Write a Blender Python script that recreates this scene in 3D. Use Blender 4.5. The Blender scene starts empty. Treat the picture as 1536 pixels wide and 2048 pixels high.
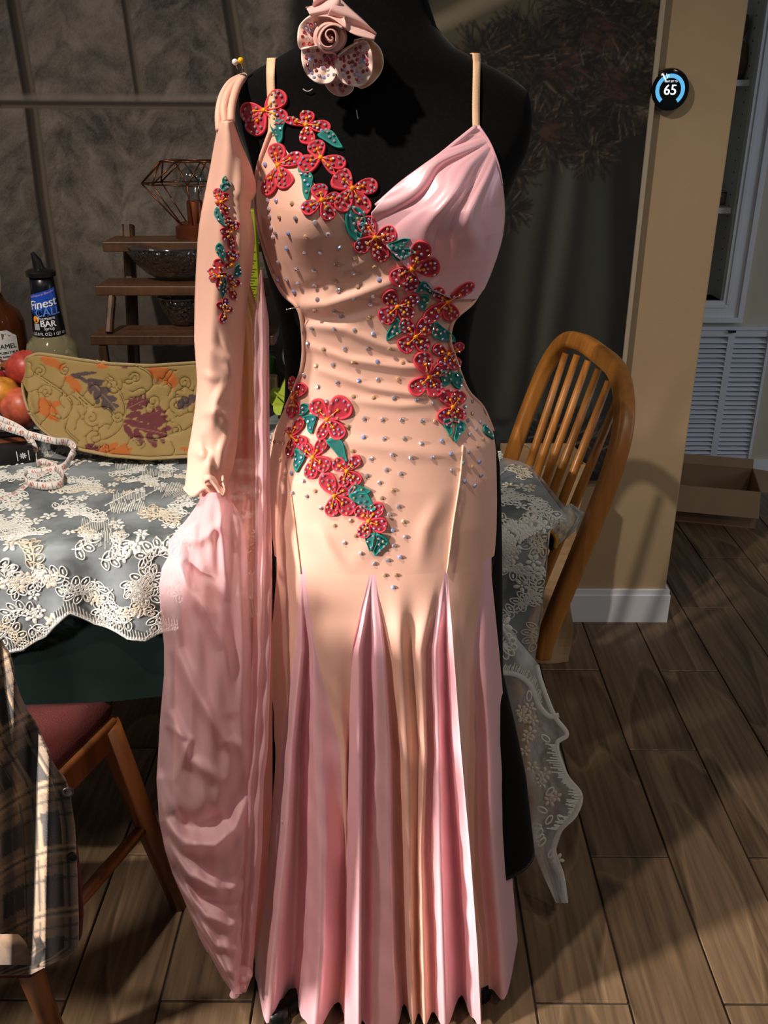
import bpy, bmesh, math, random
import numpy as np
from mathutils import Vector, Matrix
from mathutils.bvhtree import BVHTree

random.seed(7); np.random.seed(7)
C = bpy.context.scene.collection
SC = bpy.context.scene

# ------------------------------------------------------------------ camera
H, F, YAW = 1.33, 1840.0, math.radians(0.364)
PITCH = math.atan(817 / F)
cam = bpy.data.objects.new('camera', bpy.data.cameras.new('camera')); C.objects.link(cam)
cam.data.sensor_fit = 'VERTICAL'; cam.data.sensor_height = 36; cam.data.lens = 36 * F / 2048
cam.data.clip_start = .02
cam.location = (0, 0, H)
cam.rotation_euler = (math.pi / 2 - PITCH, 0, YAW)
SC.camera = cam
CR = cam.rotation_euler.to_matrix()
CX, CU, CB = CR.col[0].copy(), CR.col[1].copy(), -CR.col[2].copy()
CO = Vector((0, 0, H))

# ------------------------------------------------------------------ world, lights, exposure
SC.view_settings.view_transform = 'Standard'; SC.view_settings.look = 'None'
SC.view_settings.gamma = 1; SC.view_settings.use_curve_mapping = False
SC.view_settings.exposure = 0.0
W = bpy.data.worlds.new('room_ambience'); SC.world = W; W.use_nodes = True
W.node_tree.nodes['Background'].inputs[0].default_value = (.80, .84, .95, 1)
W.node_tree.nodes['Background'].inputs[1].default_value = .085

def lamp(name, kind, loc, target, energy, col, size=.1, spot=None, blend=.5, size_y=None):
    d = bpy.data.lights.new(name, kind); d.energy = energy; d.color = col
    if kind == 'AREA':
        d.shape = 'RECTANGLE' if size_y else 'DISK'; d.size = size
        if size_y: d.size_y = size_y
    else:
        d.shadow_soft_size = size
    if spot: d.spot_size = math.radians(spot); d.spot_blend = blend
    o = bpy.data.objects.new(name, d); C.objects.link(o); o.location = loc
    o.rotation_euler = (Vector(target) - Vector(loc)).to_track_quat('-Z', 'Y').to_euler()
    return o
lamp('recessed_light', 'SPOT', (-.78, .50, 2.40), (-.15, 1.15, .7), 122, (1, .88, .77), .03, 104, .9)
lamp('recessed_light', 'SPOT', (1.40, .40, 2.40), (1.05, 1.45, 0), 24, (1, .85, .68), .05, 100, .9)
lamp('recessed_light', 'SPOT', (.70, -.45, 2.40), (.75, 1.15, .1), 15, (1, .86, .70), .05, 96, .9)
lamp('satin_fill', 'AREA', (-1.75, .25, 1.22), (.04, 1.0, .36), 7.5, (1, .92, .86), .16).data.spread = math.radians(44)  # added unseen fill, narrowed onto the skirt to streak the satin
lamp('backdrop_fill', 'POINT', (-1.20, 1.45, 1.95), (-.05, 1.02, .62), 6, (1, .90, .80), .12)  # added unseen fill above the table, brightens the backdrop; no fixture there
lamp('window_daylight', 'AREA', (3.2, 1.5, 1.5), (1.3, 3.2, .8), 10, (.72, .85, 1), 1.0, size_y=1.2)

# ------------------------------------------------------------------ projection helpers
def ray(px, py):
    return CB + CX * ((px - 768) / F) + CU * (-(py - 1024) / F)
def P(px, py, D):
    d = ray(px, py); return CO + d * (D / d.y)
def Pz(px, py, z):
    d = ray(px, py); return CO + d * ((z - H) / d.z)
def proj(v):
    w = Vector(v) - CO; z = w.dot(CB)
    return 768 + F * w.dot(CX) / z, 1024 - F * w.dot(CU) / z
def interp(t, xs, ys): return float(np.interp(t, xs, ys))
def lin(c):
    return tuple(((v / 255) / 12.92 if v / 255 <= .04045 else ((v / 255 + .055) / 1.055) ** 2.4) for v in c)

# ------------------------------------------------------------------ materials
MATS = {}
def mat(name, rgb, rough=.6, metal=0., spec=.5, sheen=0., trans=0., alpha=None, emis=None, noise=None, bump=None,
        coat=0., ior=1.45, vcol=False, aniso=0., rand=0., sheen_rough=.4):
    """rgb in sRGB 0..255; noise = (scale, strength) colour mottling; bump = (scale, strength, (sx,sy,sz))"""
    if name in MATS: return MATS[name]
    m = bpy.data.materials.new(name); m.use_nodes = True; MATS[name] = m
    nt = m.node_tree; N = nt.nodes; L = nt.links; b = N['Principled BSDF']
    base = (*lin(rgb), 1)
    b.inputs['Base Color'].default_value = base
    b.inputs['Roughness'].default_value = rough; b.inputs['Metallic'].default_value = metal
    b.inputs['Specular IOR Level'].default_value = spec; b.inputs['IOR'].default_value = ior
    b.inputs['Sheen Weight'].default_value = sheen; b.inputs['Sheen Roughness'].default_value = sheen_rough
    b.inputs['Transmission Weight'].default_value = trans; b.inputs['Coat Weight'].default_value = coat
    b.inputs['Anisotropic'].default_value = aniso
    if alpha is not None: b.inputs['Alpha'].default_value = alpha
    if emis:
        b.inputs['Emission Color'].default_value = (*lin(emis[0]), 1); b.inputs['Emission Strength'].default_value = emis[1]
    src = None
    if vcol:
        a = N.new('ShaderNodeAttribute'); a.attribute_name = 'Col'; src = a.outputs['Color']
    tc = N.new('ShaderNodeTexCoord')
    if noise:
        n = N.new('ShaderNodeTexNoise'); n.inputs['Scale'].default_value = noise[0]; n.inputs['Detail'].default_value = 5
        L.new(tc.outputs['Object'], n.inputs['Vector'])
        mr = N.new('ShaderNodeMapRange'); mr.inputs['From Min'].default_value = .3; mr.inputs['From Max'].default_value = .7
        mr.inputs['To Min'].default_value = 1 - noise[1]; mr.inputs['To Max'].default_value = 1 + noise[1]
        L.new(n.outputs['Fac'], mr.inputs['Value'])
        mx = N.new('ShaderNodeMix'); mx.data_type = 'RGBA'; mx.blend_type = 'MULTIPLY'; mx.inputs[0].default_value = 1
        if src: L.new(src, mx.inputs[6])
        else: mx.inputs[6].default_value = base
        L.new(mr.outputs[0], mx.inputs[7]); src = mx.outputs[2]
    if rand:
        oi = N.new('ShaderNodeObjectInfo'); hs = N.new('ShaderNodeHueSaturation')
        mr2 = N.new('ShaderNodeMapRange'); mr2.inputs['To Min'].default_value = 1 - rand; mr2.inputs['To Max'].default_value = 1 + rand
        L.new(oi.outputs['Random'], mr2.inputs['Value']); L.new(mr2.outputs[0], hs.inputs['Value'])
        if src: L.new(src, hs.inputs['Color'])
        else: hs.inputs['Color'].default_value = base
        src = hs.outputs[0]
    if src: L.new(src, b.inputs['Base Color'])
    if bump:
        mp = N.new('ShaderNodeMapping'); mp.inputs['Scale'].default_value = bump[2] if len(bump) > 2 else (1, 1, 1)
        L.new(tc.outputs['Object'], mp.inputs['Vector'])
        n2 = N.new('ShaderNodeTexNoise'); n2.inputs['Scale'].default_value = bump[0]; n2.inputs['Detail'].default_value = 4
        L.new(mp.outputs[0], n2.inputs['Vector'])
        bp = N.new('ShaderNodeBump'); bp.inputs['Strength'].default_value = bump[1]; bp.inputs['Distance'].default_value = .004
        L.new(n2.outputs['Fac'], bp.inputs['Height']); L.new(bp.outputs[0], b.inputs['Normal'])
    return m

def sheer(name, rgb, opacity, trl=.5, noise=None):
    """sheer cloth: diffuse + translucent, part transparent"""
    if name in MATS: return MATS[name]
    m = bpy.data.materials.new(name); m.use_nodes = True; MATS[name] = m
    nt = m.node_tree; N = nt.nodes; L = nt.links; N.remove(N['Principled BSDF'])
    d = N.new('ShaderNodeBsdfDiffuse'); t = N.new('ShaderNodeBsdfTranslucent'); tr = N.new('ShaderNodeBsdfTransparent')
    c = (*lin(rgb), 1)
    for k in (d, t): k.inputs['Color'].default_value = c
    m1 = N.new('ShaderNodeMixShader'); m1.inputs[0].default_value = trl
    L.new(d.outputs[0], m1.inputs[1]); L.new(t.outputs[0], m1.inputs[2])
    m2 = N.new('ShaderNodeMixShader'); m2.inputs[0].default_value = opacity
    L.new(tr.outputs[0], m2.inputs[1]); L.new(m1.outputs[0], m2.inputs[2])
    if noise:
        tc = N.new('ShaderNodeTexCoord'); n = N.new('ShaderNodeTexNoise'); n.inputs['Scale'].default_value = noise[0]; n.inputs['Detail'].default_value = 5
        L.new(tc.outputs['Object'], n.inputs['Vector'])
        mr = N.new('ShaderNodeMapRange'); mr.inputs['From Min'].default_value = .35; mr.inputs['From Max'].default_value = .65
        mr.inputs['To Min'].default_value = opacity * (1 - noise[1]); mr.inputs['To Max'].default_value = opacity * (1 + noise[1])
        L.new(n.outputs['Fac'], mr.inputs['Value']); L.new(mr.outputs[0], m2.inputs[0])
    L.new(m2.outputs[0], N['Material Output'].inputs['Surface'])
    return m

def wood_mat(name, dark, light, ring=9., stretch=(1, .16, 1), fine=60., rough=.5, rnd=.12, freq=7.):
    if name in MATS: return MATS[name]
    m = bpy.data.materials.new(name); m.use_nodes = True; MATS[name] = m
    nt = m.node_tree; N = nt.nodes; L = nt.links; b = N['Principled BSDF']
    tc = N.new('ShaderNodeTexCoord'); oi = N.new('ShaderNodeObjectInfo')
    mul = N.new('ShaderNodeMath'); mul.operation = 'MULTIPLY'; mul.inputs[1].default_value = 37.
    L.new(oi.outputs['Random'], mul.inputs[0])
    cb = N.new('ShaderNodeCombineXYZ'); L.new(mul.outputs[0], cb.inputs[0]); L.new(mul.outputs[0], cb.inputs[2])
    mp = N.new('ShaderNodeMapping'); mp.inputs['Scale'].default_value = stretch
    L.new(tc.outputs['Object'], mp.inputs['Vector'])
    ad = N.new('ShaderNodeVectorMath'); L.new(mp.outputs[0], ad.inputs[0]); L.new(cb.outputs[0], ad.inputs[1])
    n = N.new('ShaderNodeTexNoise'); n.inputs['Scale'].default_value = ring; n.inputs['Detail'].default_value = 1.5; n.inputs['Roughness'].default_value = .35
    L.new(ad.outputs[0], n.inputs['Vector'])
    m1 = N.new('ShaderNodeMath'); m1.operation = 'MULTIPLY'; m1.inputs[1].default_value = freq; L.new(n.outputs['Fac'], m1.inputs[0])
    m2 = N.new('ShaderNodeMath'); m2.operation = 'FRACT'; L.new(m1.outputs[0], m2.inputs[0])
    rp = N.new('ShaderNodeValToRGB'); e = rp.color_ramp.elements
    e[0].position = 0; e[0].color = (.75, .75, .75, 1); e[1].position = 1; e[1].color = (.55, .55, .55, 1)
    x = e.new(.12); x.color = (.25, .25, .25, 1); x = e.new(.5); x.color = (.42, .42, .42, 1)
    L.new(m2.outputs[0], rp.inputs[0])
    mp2 = N.new('ShaderNodeMapping'); mp2.inputs['Scale'].default_value = (1, stretch[1] * .25, 1) if stretch[1] < 1 else (1, 1, stretch[2] * .25)
    L.new(tc.outputs['Object'], mp2.inputs['Vector'])
    n2 = N.new('ShaderNodeTexNoise'); n2.inputs['Scale'].default_value = fine; n2.inputs['Detail'].default_value = 4
    ad2 = N.new('ShaderNodeVectorMath'); L.new(mp2.outputs[0], ad2.inputs[0]); L.new(cb.outputs[0], ad2.inputs[1])
    L.new(ad2.outputs[0], n2.inputs['Vector'])
    mx = N.new('ShaderNodeMix'); mx.inputs[0].default_value = .5
    L.new(rp.outputs[0], mx.inputs[2]); L.new(n2.outputs['Fac'], mx.inputs[3])
    cr = N.new('ShaderNodeValToRGB'); cr.color_ramp.elements[0].position = .25; cr.color_ramp.elements[1].position = .68
    cr.color_ramp.elements[0].color = (*lin(dark), 1); cr.color_ramp.elements[1].color = (*lin(light), 1)
    L.new(mx.outputs[0], cr.inputs[0])
    hs = N.new('ShaderNodeHueSaturation'); mr = N.new('ShaderNodeMapRange')
    mr.inputs['To Min'].default_value = 1 - rnd; mr.inputs['To Max'].default_value = 1 + rnd
    L.new(oi.outputs['Random'], mr.inputs['Value']); L.new(mr.outputs[0], hs.inputs['Value']); L.new(cr.outputs[0], hs.inputs['Color'])
    L.new(hs.outputs[0], b.inputs['Base Color']); b.inputs['Roughness'].default_value = rough
    bp = N.new('ShaderNodeBump'); bp.inputs['Strength'].default_value = .25; bp.inputs['Distance'].default_value = .002
    L.new(n2.outputs['Fac'], bp.inputs['Height']); L.new(bp.outputs[0], b.inputs['Normal'])
    return m

# ------------------------------------------------------------------ mesh helpers
class MB:
    def __init__(s): s.v = []; s.f = []; s.m = []; s.c = None
    def add(s, vs, fs, mi=0):
        o = len(s.v); s.v += [tuple(x) for x in vs]; s.f += [tuple(i + o for i in f) for f in fs]; s.m += [mi] * len(fs); return s
    def grid(s, rows, mi=0, closed=False):
        o = len(s.v); n = len(rows[0])
        for r in rows: s.v += [tuple(x) for x in r]
        for i in range(len(rows) - 1):
            for j in range(n if closed else n - 1):
                k = (j + 1) % n
                s.f.append((o + i * n + j, o + i * n + k, o + (i + 1) * n + k, o + (i + 1) * n + j)); s.m.append(mi)
        return s
    def box(s, lo, hi, mi=0, rot=None):
        x0, y0, z0 = lo; x1, y1, z1 = hi
        vs = [Vector(p) for p in ((x0, y0, z0), (x1, y0, z0), (x1, y1, z0), (x0, y1, z0), (x0, y0, z1), (x1, y0, z1), (x1, y1, z1), (x0, y1, z1))]
        if rot: vs = [rot @ v for v in vs]
        return s.add(vs, [(3, 2, 1, 0), (4, 5, 6, 7), (0, 1, 5, 4), (1, 2, 6, 5), (2, 3, 7, 6), (3, 0, 4, 7)], mi)
    def tube(s, pts, r, n=8, mi=0, cap=True, closed=False):
        pts = [Vector(p) for p in pts]; rs = r if isinstance(r, (list, tuple)) else [r] * len(pts)
        rows = []; prev = None
        for i, p in enumerate(pts):
            if closed: t = pts[(i + 1) % len(pts)] - pts[i - 1]
            else: t = pts[min(i + 1, len(pts) - 1)] - pts[max(i - 1, 0)]
            t.normalize()
            a = prev - t * prev.dot(t) if prev is not None else t.orthogonal()
            if a.length < 1e-6: a = t.orthogonal()
            a.normalize(); prev = a; b = t.cross(a)
            rows.append([p + (a * math.cos(k * 2 * math.pi / n) + b * math.sin(k * 2 * math.pi / n)) * rs[i] for k in range(n)])
        o = len(s.v)
        if closed: rows.append(rows[0])
        s.grid(rows, mi, True)
        if cap and not closed:
            s.f.append(tuple(o + k for k in range(n))[::-1]); s.m.append(mi)
            e = o + (len(rows) - 1) * n; s.f.append(tuple(e + k for k in range(n))); s.m.append(mi)
        return s
    def lathe(s, prof, c=(0, 0, 0), n=32, mi=0, mis=None):
        rows = [[(c[0] + r * math.cos(k * 2 * math.pi / n), c[1] + r * math.sin(k * 2 * math.pi / n), c[2] + z) for k in range(n)] for r, z in prof]
        o = len(s.m); s.grid(rows, mi, True)
        if mis:
            for i in range(len(prof) - 1):
                for k in range(n): s.m[o + i * n + k] = mis[i]
        return s
    def bar(s, pts, w, d, wdir, mi=0):
        """rectangular bar along pts; wdir is the direction of width w (list or vector)"""
        pts = [Vector(p) for p in pts]; rows = []
        for i, p in enumerate(pts):
            t = (pts[min(i + 1, len(pts) - 1)] - pts[max(i - 1, 0)]).normalized()
            wd = wdir[i] if isinstance(wdir, list) else wdir
            wd = (Vector(wd) - t * t.dot(Vector(wd))).normalized(); dd = t.cross(wd)
            ww = w[i] if isinstance(w, list) else w
            q = .35
            rows.append([p + wd * (a * ww / 2) + dd * (b * d / 2) for a, b in
                         ((-1 + q * d / ww, -1), (1 - q * d / ww, -1), (1, -1 + q), (1, 1 - q), (1 - q * d / ww, 1), (-1 + q * d / ww, 1), (-1, 1 - q), (-1, -1 + q))])
        o = len(s.v); s.grid(rows, mi, True); n = 8
        s.f.append(tuple(o + k for k in range(n))[::-1]); s.m.append(mi)
        e = o + (len(rows) - 1) * n; s.f.append(tuple(e + k for k in range(n))); s.m.append(mi)
        return s
    def build(s, name, mats, parent=None, smooth=True, origin=None, cols=None, sharp=None):
        if not isinstance(mats, (list, tuple)): mats = [mats]
        a = np.array(s.v, dtype=float)
        if origin is None: origin = Vector((a.min(0) + a.max(0)) / 2)
        origin = Vector(origin)
        me = bpy.data.meshes.new(name)
        me.from_pydata([tuple(x) for x in (a - np.array(origin))], [], s.f)
        for m in mats: me.materials.append(m)
        me.polygons.foreach_set('material_index', s.m)
        me.polygons.foreach_set('use_smooth', [smooth] * len(s.f))
        if cols is not None:
            at = me.color_attributes.new('Col', 'FLOAT_COLOR', 'POINT')
            cc = np.ones((len(s.v), 4)); cc[:, :3] = cols; at.data.foreach_set('color', cc.ravel())
        if sharp: me.set_sharp_from_angle(angle=math.radians(sharp))
        me.validate(); me.update()
        o = bpy.data.objects.new(name, me); C.objects.link(o)
        if parent: o.parent = parent; o.location = origin - wloc(parent)
        else: o.location = origin
        return o
def wloc(o):
    v = Vector(o.location)
    return v + wloc(o.parent) if o.parent else v
def solidify(o, t, off=-1):
    m = o.modifiers.new('thickness', 'SOLIDIFY'); m.thickness = t; m.offset = off; return o
def bevel(o, w, seg=2):
    m = o.modifiers.new('bevel', 'BEVEL'); m.width = w; m.segments = seg; m.limit_method = 'ANGLE'; return o
def subsurf(o, n=1):
    m = o.modifiers.new('subsurf', 'SUBSURF'); m.levels = n; m.render_levels = n; return o
def tag(o, label=None, cat=None, group=None, kind=None):
    if label: o['label'] = label
    if cat: o['category'] = cat
    if group: o['group'] = group
    if kind: o['kind'] = kind
    return o
def thing(name, loc, label, cat, group=None):
    o = bpy.data.objects.new(name, None); C.objects.link(o); o.location = loc; o.empty_display_size = .05
    return tag(o, label, cat, group)
def share(src, name, loc, parent=None, rot=None, scale=None):
    o = bpy.data.objects.new(name, src.data); C.objects.link(o)
    for md in src.modifiers:
        n = o.modifiers.new(md.name, md.type)
        for k in ('width', 'segments', 'limit_method', 'thickness', 'offset', 'levels', 'render_levels'):
            if hasattr(md, k): setattr(n, k, getattr(md, k))
    if parent: o.parent = parent; o.location = Vector(loc) - wloc(parent)
    else: o.location = loc
    if rot is not None: o.rotation_euler = rot
    if scale is not None: o.scale = scale
    return o
def text_geo(body, size=1.):
    cu = bpy.data.curves.new('t', 'FONT'); cu.body = body; cu.size = size; cu.align_x = 'CENTER'; cu.align_y = 'CENTER'; cu.resolution_u = 3
    ob = bpy.data.objects.new('t', cu); C.objects.link(ob)
    dg = bpy.context.evaluated_depsgraph_get(); ev = ob.evaluated_get(dg); me = ev.to_mesh()
    vs = [v.co.copy() for v in me.vertices]; fs = [tuple(p.vertices) for p in me.polygons]
    ev.to_mesh_clear(); bpy.data.objects.remove(ob); bpy.data.curves.remove(cu)
    return vs, fs
def catmull(pts, n):
    pts = [np.array(p, float) for p in pts]; out = []
    for i in range(len(pts) - 1):
        p0 = pts[max(i - 1, 0)]; p1 = pts[i]; p2 = pts[i + 1]; p3 = pts[min(i + 2, len(pts) - 1)]
        for k in range(n):
            t = k / n
            out.append(.5 * (2 * p1 + (p2 - p0) * t + (2 * p0 - 5 * p1 + 4 * p2 - p3) * t * t + (3 * p1 - p0 - 3 * p2 + p3) * t ** 3))
    out.append(pts[-1]); return out
def seg_dist(X, Y, pts):
    """distance field (numpy) from points X,Y to polyline pts"""
    best = np.full(X.shape, 1e9)
    for (x0, y0), (x1, y1) in zip(pts[:-1], pts[1:]):
        dx, dy = x1 - x0, y1 - y0; l2 = dx * dx + dy * dy + 1e-9
        t = np.clip(((X - x0) * dx + (Y - y0) * dy) / l2, 0, 1)
        best = np.minimum(best, (X - x0 - t * dx) ** 2 + (Y - y0 - t * dy) ** 2)
    return np.sqrt(best)
def vnoise(X, Y, seed=0):
    """smooth value noise on numpy arrays"""
    xi = np.floor(X).astype(np.int64); yi = np.floor(Y).astype(np.int64); fx = X - xi; fy = Y - yi
    fx = fx * fx * (3 - 2 * fx); fy = fy * fy * (3 - 2 * fy)
    def h(a, b):
        n = (a * 374761393 + b * 668265263 + seed * 974711) & 0x7fffffff
        n = ((n ^ (n >> 13)) * 1274126177) & 0x7fffffff
        return (n % 100003) / 100003.
    return (h(xi, yi) * (1 - fx) + h(xi + 1, yi) * fx) * (1 - fy) + (h(xi, yi + 1) * (1 - fx) + h(xi + 1, yi + 1) * fx) * fy

def thin_glass(name, rgb, refl=.12, rough=.05, bump=None):
    if name in MATS: return MATS[name]
    m = bpy.data.materials.new(name); m.use_nodes = True; MATS[name] = m
    nt = m.node_tree; N = nt.nodes; L = nt.links; N.remove(N['Principled BSDF'])
    tr = N.new('ShaderNodeBsdfTransparent'); tr.inputs[0].default_value = (*lin(rgb), 1)
    g = N.new('ShaderNodeBsdfGlossy'); g.inputs['Roughness'].default_value = rough; g.inputs['Color'].default_value = (.95, .95, .95, 1)
    lw = N.new('ShaderNodeLayerWeight'); lw.inputs['Blend'].default_value = .35
    mr = N.new('ShaderNodeMapRange'); mr.inputs['To Min'].default_value = refl * .5; mr.inputs['To Max'].default_value = min(1, refl * 4)
    L.new(lw.outputs['Facing'], mr.inputs['Value'])
    mx = N.new('ShaderNodeMixShader'); L.new(mr.outputs[0], mx.inputs[0]); L.new(tr.outputs[0], mx.inputs[1]); L.new(g.outputs[0], mx.inputs[2])
    if bump:
        tc = N.new('ShaderNodeTexCoord'); v = N.new('ShaderNodeTexVoronoi'); v.inputs['Scale'].default_value = bump[0]; L.new(tc.outputs['Object'], v.inputs['Vector'])
        bp = N.new('ShaderNodeBump'); bp.inputs['Strength'].default_value = bump[1]; bp.inputs['Distance'].default_value = .004; L.new(v.outputs['Distance'], bp.inputs['Height']); L.new(bp.outputs[0], g.inputs['Normal']); L.new(bp.outputs[0], lw.inputs['Normal'])
    L.new(mx.outputs[0], N['Material Output'].inputs['Surface']); return m

# colours of cloth used in several places
PEACH = mat('peach_stretch_fabric', (234, 182, 160), .52, sheen=.2, bump=(900, .05))
SATIN = mat('pink_satin', (250, 192, 200), .36, metal=.18, spec=.9, sheen=.25, bump=(60, .06, (1, 1, .15)))
CHIFFON = sheer('pink_chiffon', (250, 208, 212), .76, .40)
BLACKV = mat('black_velvet', (9, 8, 8), .9, spec=.1, sheen=.05, noise=(300, .3))
CORAL = mat('coral_cord_edge', (226, 62, 78), .55, bump=(1500, .4))
REDF = mat('red_embroidery', (190, 36, 56), .5, bump=(1800, .5))
TEAL = mat('teal_embroidery', (10, 118, 112), .38, spec=.6, bump=(1600, .5))
TEALE = mat('teal_cord_edge', (8, 140, 128), .45, bump=(1500, .4))
YELT = mat('golden_thread', (240, 150, 14), .45)
GEM = mat('crystal_rhinestone', (206, 200, 212), .14, metal=.6, spec=.9, rand=.25)
GEMW = mat('amber_crystal', (222, 186, 146), .16, metal=.45, spec=.9, rand=.25)
GEMB = mat('blue_crystal', (176, 188, 240), .16, metal=.45, spec=.9, rand=.2)
GEMP = mat('rose_crystal', (190, 92, 110), .1, metal=.7, rand=.3)

# ================================================================== SETTING
WOODF = wood_mat('brown_wood_look_tile', (50, 36, 24), (136, 110, 82), ring=5.5, stretch=(1, .22, 1), fine=90, rough=.42, rnd=.14, freq=6)
GROUT = mat('dark_grout', (34, 28, 24), .9, noise=(80, .2))
WALLP = mat('beige_wall_paint', (176, 150, 116), .75, noise=(2.5, .05), bump=(350, .15))
WALLF = mat('pale_wall_paint', (190, 182, 160), .75, noise=(2.5, .04), bump=(350, .12))
WHITE = mat('white_trim_paint', (222, 224, 228), .4, noise=(6, .04))
D_WALL, D_FAR = 2.25, 3.27
XR = P(1323, 1239, D_WALL).x

# floor: plank tiles in running bond
PW, PL = .152, .64
b = MB(); b.box((-2.2, -.4, -.03), (2.6, 3.6, -.0035)); floor = tag(b.build('floor', GROUT, smooth=False), kind='structure')
pm = bmesh.new(); bmesh.ops.create_cube(pm, size=1)
for v in pm.verts: v.co.x *= PW - .0035; v.co.y *= PL - .0035; v.co.z *= .012
bmesh.ops.bevel(pm, geom=pm.edges[:], offset=.0012, segments=1, affect='EDGES')
pme = bpy.data.meshes.new('plank'); pm.to_mesh(pme); pm.free(); pme.materials.append(WOODF)
for k in range(-14, 15):
    xc = .238 + PW * (k + .5)
    off = (.40 if k % 2 == 0 else .077) - PL
    for j in range(0, 6):
        yc = off + PL * (j + .5)
        if yc > 3.5 or yc < -.2: continue
        o = bpy.data.objects.new('plank', pme); C.objects.link(o); o.parent = floor
        o.location = Vector((xc, yc, -.006 + .0006 * math.sin(k * 7.3 + j * 3.1))) - wloc(floor)

# near wall (its right edge is the free wall end by the return vent)
b = MB(); b.box((-2.2, D_WALL, 0), (XR, D_WALL + .13, 2.45)); tag(bevel(b.build('wall_back', WALLP, smooth=False), .004), kind='structure')
b = MB(); b.box((-2.2, D_WALL - .013, 0), (XR + .012, D_WALL, .085)); b.box((-2.2, D_WALL - .009, .085), (XR + .009, D_WALL, .10)); b.box((XR + .0005, D_WALL + .0005, 0), (XR + .012, D_WALL + .14, .0852)); b.box((XR + .0005, D_WALL + .0005, .0852), (XR + .009, D_WALL + .14, .1002))
tag(b.build('baseboard_back', WHITE, smooth=False), kind='structure')

# far wall with the recessed bookcase opening
xo = P(1444, 597, D_FAR).x; zo = P(1444, 600, D_FAR).z; xl = XR - .25
zt = 2.3
b = MB()
b.box((-.2, D_FAR, 0), (2.6, D_FAR + .1, zo)); b.box((xo, D_FAR, zo), (2.6, D_FAR + .1, 2.45)); b.box((-.2, D_FAR, zt), (xo, D_FAR + .1, 2.45)); b.box((-.2, D_FAR, zo), (xl, D_FAR + .1, zt))
tag(b.build('wall_far', WALLF, smooth=False), kind='structure')
b = MB(); b.box((-.2, D_FAR - .012, 0), (2.6, D_FAR, .10)); tag(b.build('baseboard_far', WHITE, smooth=False), kind='structure')

bk = thing('built_in_bookcase', ((xo + xl) / 2, D_FAR + .12, zo), 'white built-in bookcase recessed in the far wall above the return vent', 'bookcase')
BKIN = mat('bookcase_interior_paint', (196, 200, 190), .6, noise=(3, .05))
DEP = .27
b = MB(); b.box((xl, D_FAR + DEP, zo - .02), (xo, D_FAR + DEP + .015, zt)); b.build('back_panel', BKIN, bk, smooth=False)
HOLE = mat('peg_hole_dark', (30, 28, 26), .9)
b = MB(); b.box((xo - .005, D_FAR - .001, zo), (xo + .018, D_FAR + DEP, zt), 0)
for i in range(40):
    z = zo + .06 + i * .036
    b.add([(xo - .0056, D_FAR + .05 + .0035 * math.cos(a), z + .0035 * math.sin(a)) for a in np.linspace(0, 2 * math.pi, 9)[:-1]], [tuple(range(8))], 1)
b.build('side_panel', [BKIN, HOLE], bk, smooth=False)
b = MB(); b.box((xl, D_FAR - .001, zo - .02), (xo, D_FAR + DEP, zo)); b.build('bottom_panel', BKIN, bk, smooth=False)
SHZ = []
for px, py in ((1500, 172), (1450, 427)):
    z = P(px, py, D_FAR + .02).z; SHZ.append(z + .018)
    b = MB(); b.box((xl, D_FAR + .02, z), (xo - .006, D_FAR + DEP - .001, z + .018)); b.build('shelf', WHITE, bk, smooth=False)
b = MB(); cw = .075
def casing(lo, hi): b.box(lo, hi)
b.box((xo, D_FAR - .016, zo - cw), (xo + cw, D_FAR, zt + cw)); b.box((xo + cw - .018, D_FAR - .026, zo - cw), (xo + cw, D_FAR - .016, zt + cw)); b.box((xo + .012, D_FAR - .02, zo - .012), (xo + .024, D_FAR - .016, zt))
b.box((xl, D_FAR - .016, zo - cw), (xo, D_FAR, zo)); b.box((xl, D_FAR - .026, zo - cw), (xo + cw - .018, D_FAR - .016, zo - cw + .018)); b.box((xl, D_FAR - .02, zo - .024), (xo + .012, D_FAR - .016, zo - .012))
b.build('casing', WHITE, bk, smooth=False)

# things on the bookcase shelves
GLASS = thin_glass('clear_glass', (226, 228, 226), .12)
TINM = mat('silvery_metal', (150, 146, 140), .3, metal=.8)
def jar(px, py, r, label):
    p = P(px, py, D_FAR + .10); c = (p.x, p.y, SHZ[1] + r)
    o = thing('glass_jar', (p.x, p.y, SHZ[1]), label, 'jar', 'jars lying on the lower bookcase shelf')
    b = MB(); rot = Matrix.Rotation(math.pi / 2, 3, 'X')
    prof = [(0, -.01), (r * .9, -.01), (r, 0), (r, .09), (r * .8, .1), (r * .8, .11)]
    rows = [[Vector(c) + rot @ Vector((q * math.cos(a), q * math.sin(a), -z)) for a in np.linspace(0, 2 * math.pi, 25)[:-1]] for q, z in prof]
    b.grid(rows, 0, True); b.build('jar_body', mat('smoky_glass', (120, 112, 106), .15, spec=.6), o)
    b = MB(); b.tube([(c[0] + r * math.cos(a), c[1] - .012, c[2] + r * math.sin(a)) for a in np.linspace(0, 2 * math.pi, 25)[:-1]], .0025, 6, closed=True); b.build('rim', TINM, o)
jar(1440, 414, .024, 'small round glass jar lying on the lower bookcase shelf, right of its twin')
jar(1423, 414, .021, 'small round glass jar on the lower bookcase shelf, half hidden by the beige wall')
p = P(1474, 165, D_FAR + .1)
b = MB(); b.lathe([(.0, 0), (.035, .005), (.05, .05), (.04, .1), (.02, .12), (.032, .15), (.03, .19), (0, .2)], (p.x - .022, p.y, SHZ[0]), 20)
tag(b.build('figurine', mat('brown_pottery', (110, 92, 74), .8, noise=(60, .2))), 'brown rounded figurine on the upper bookcase shelf behind the wall edge', 'figurine')

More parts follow.
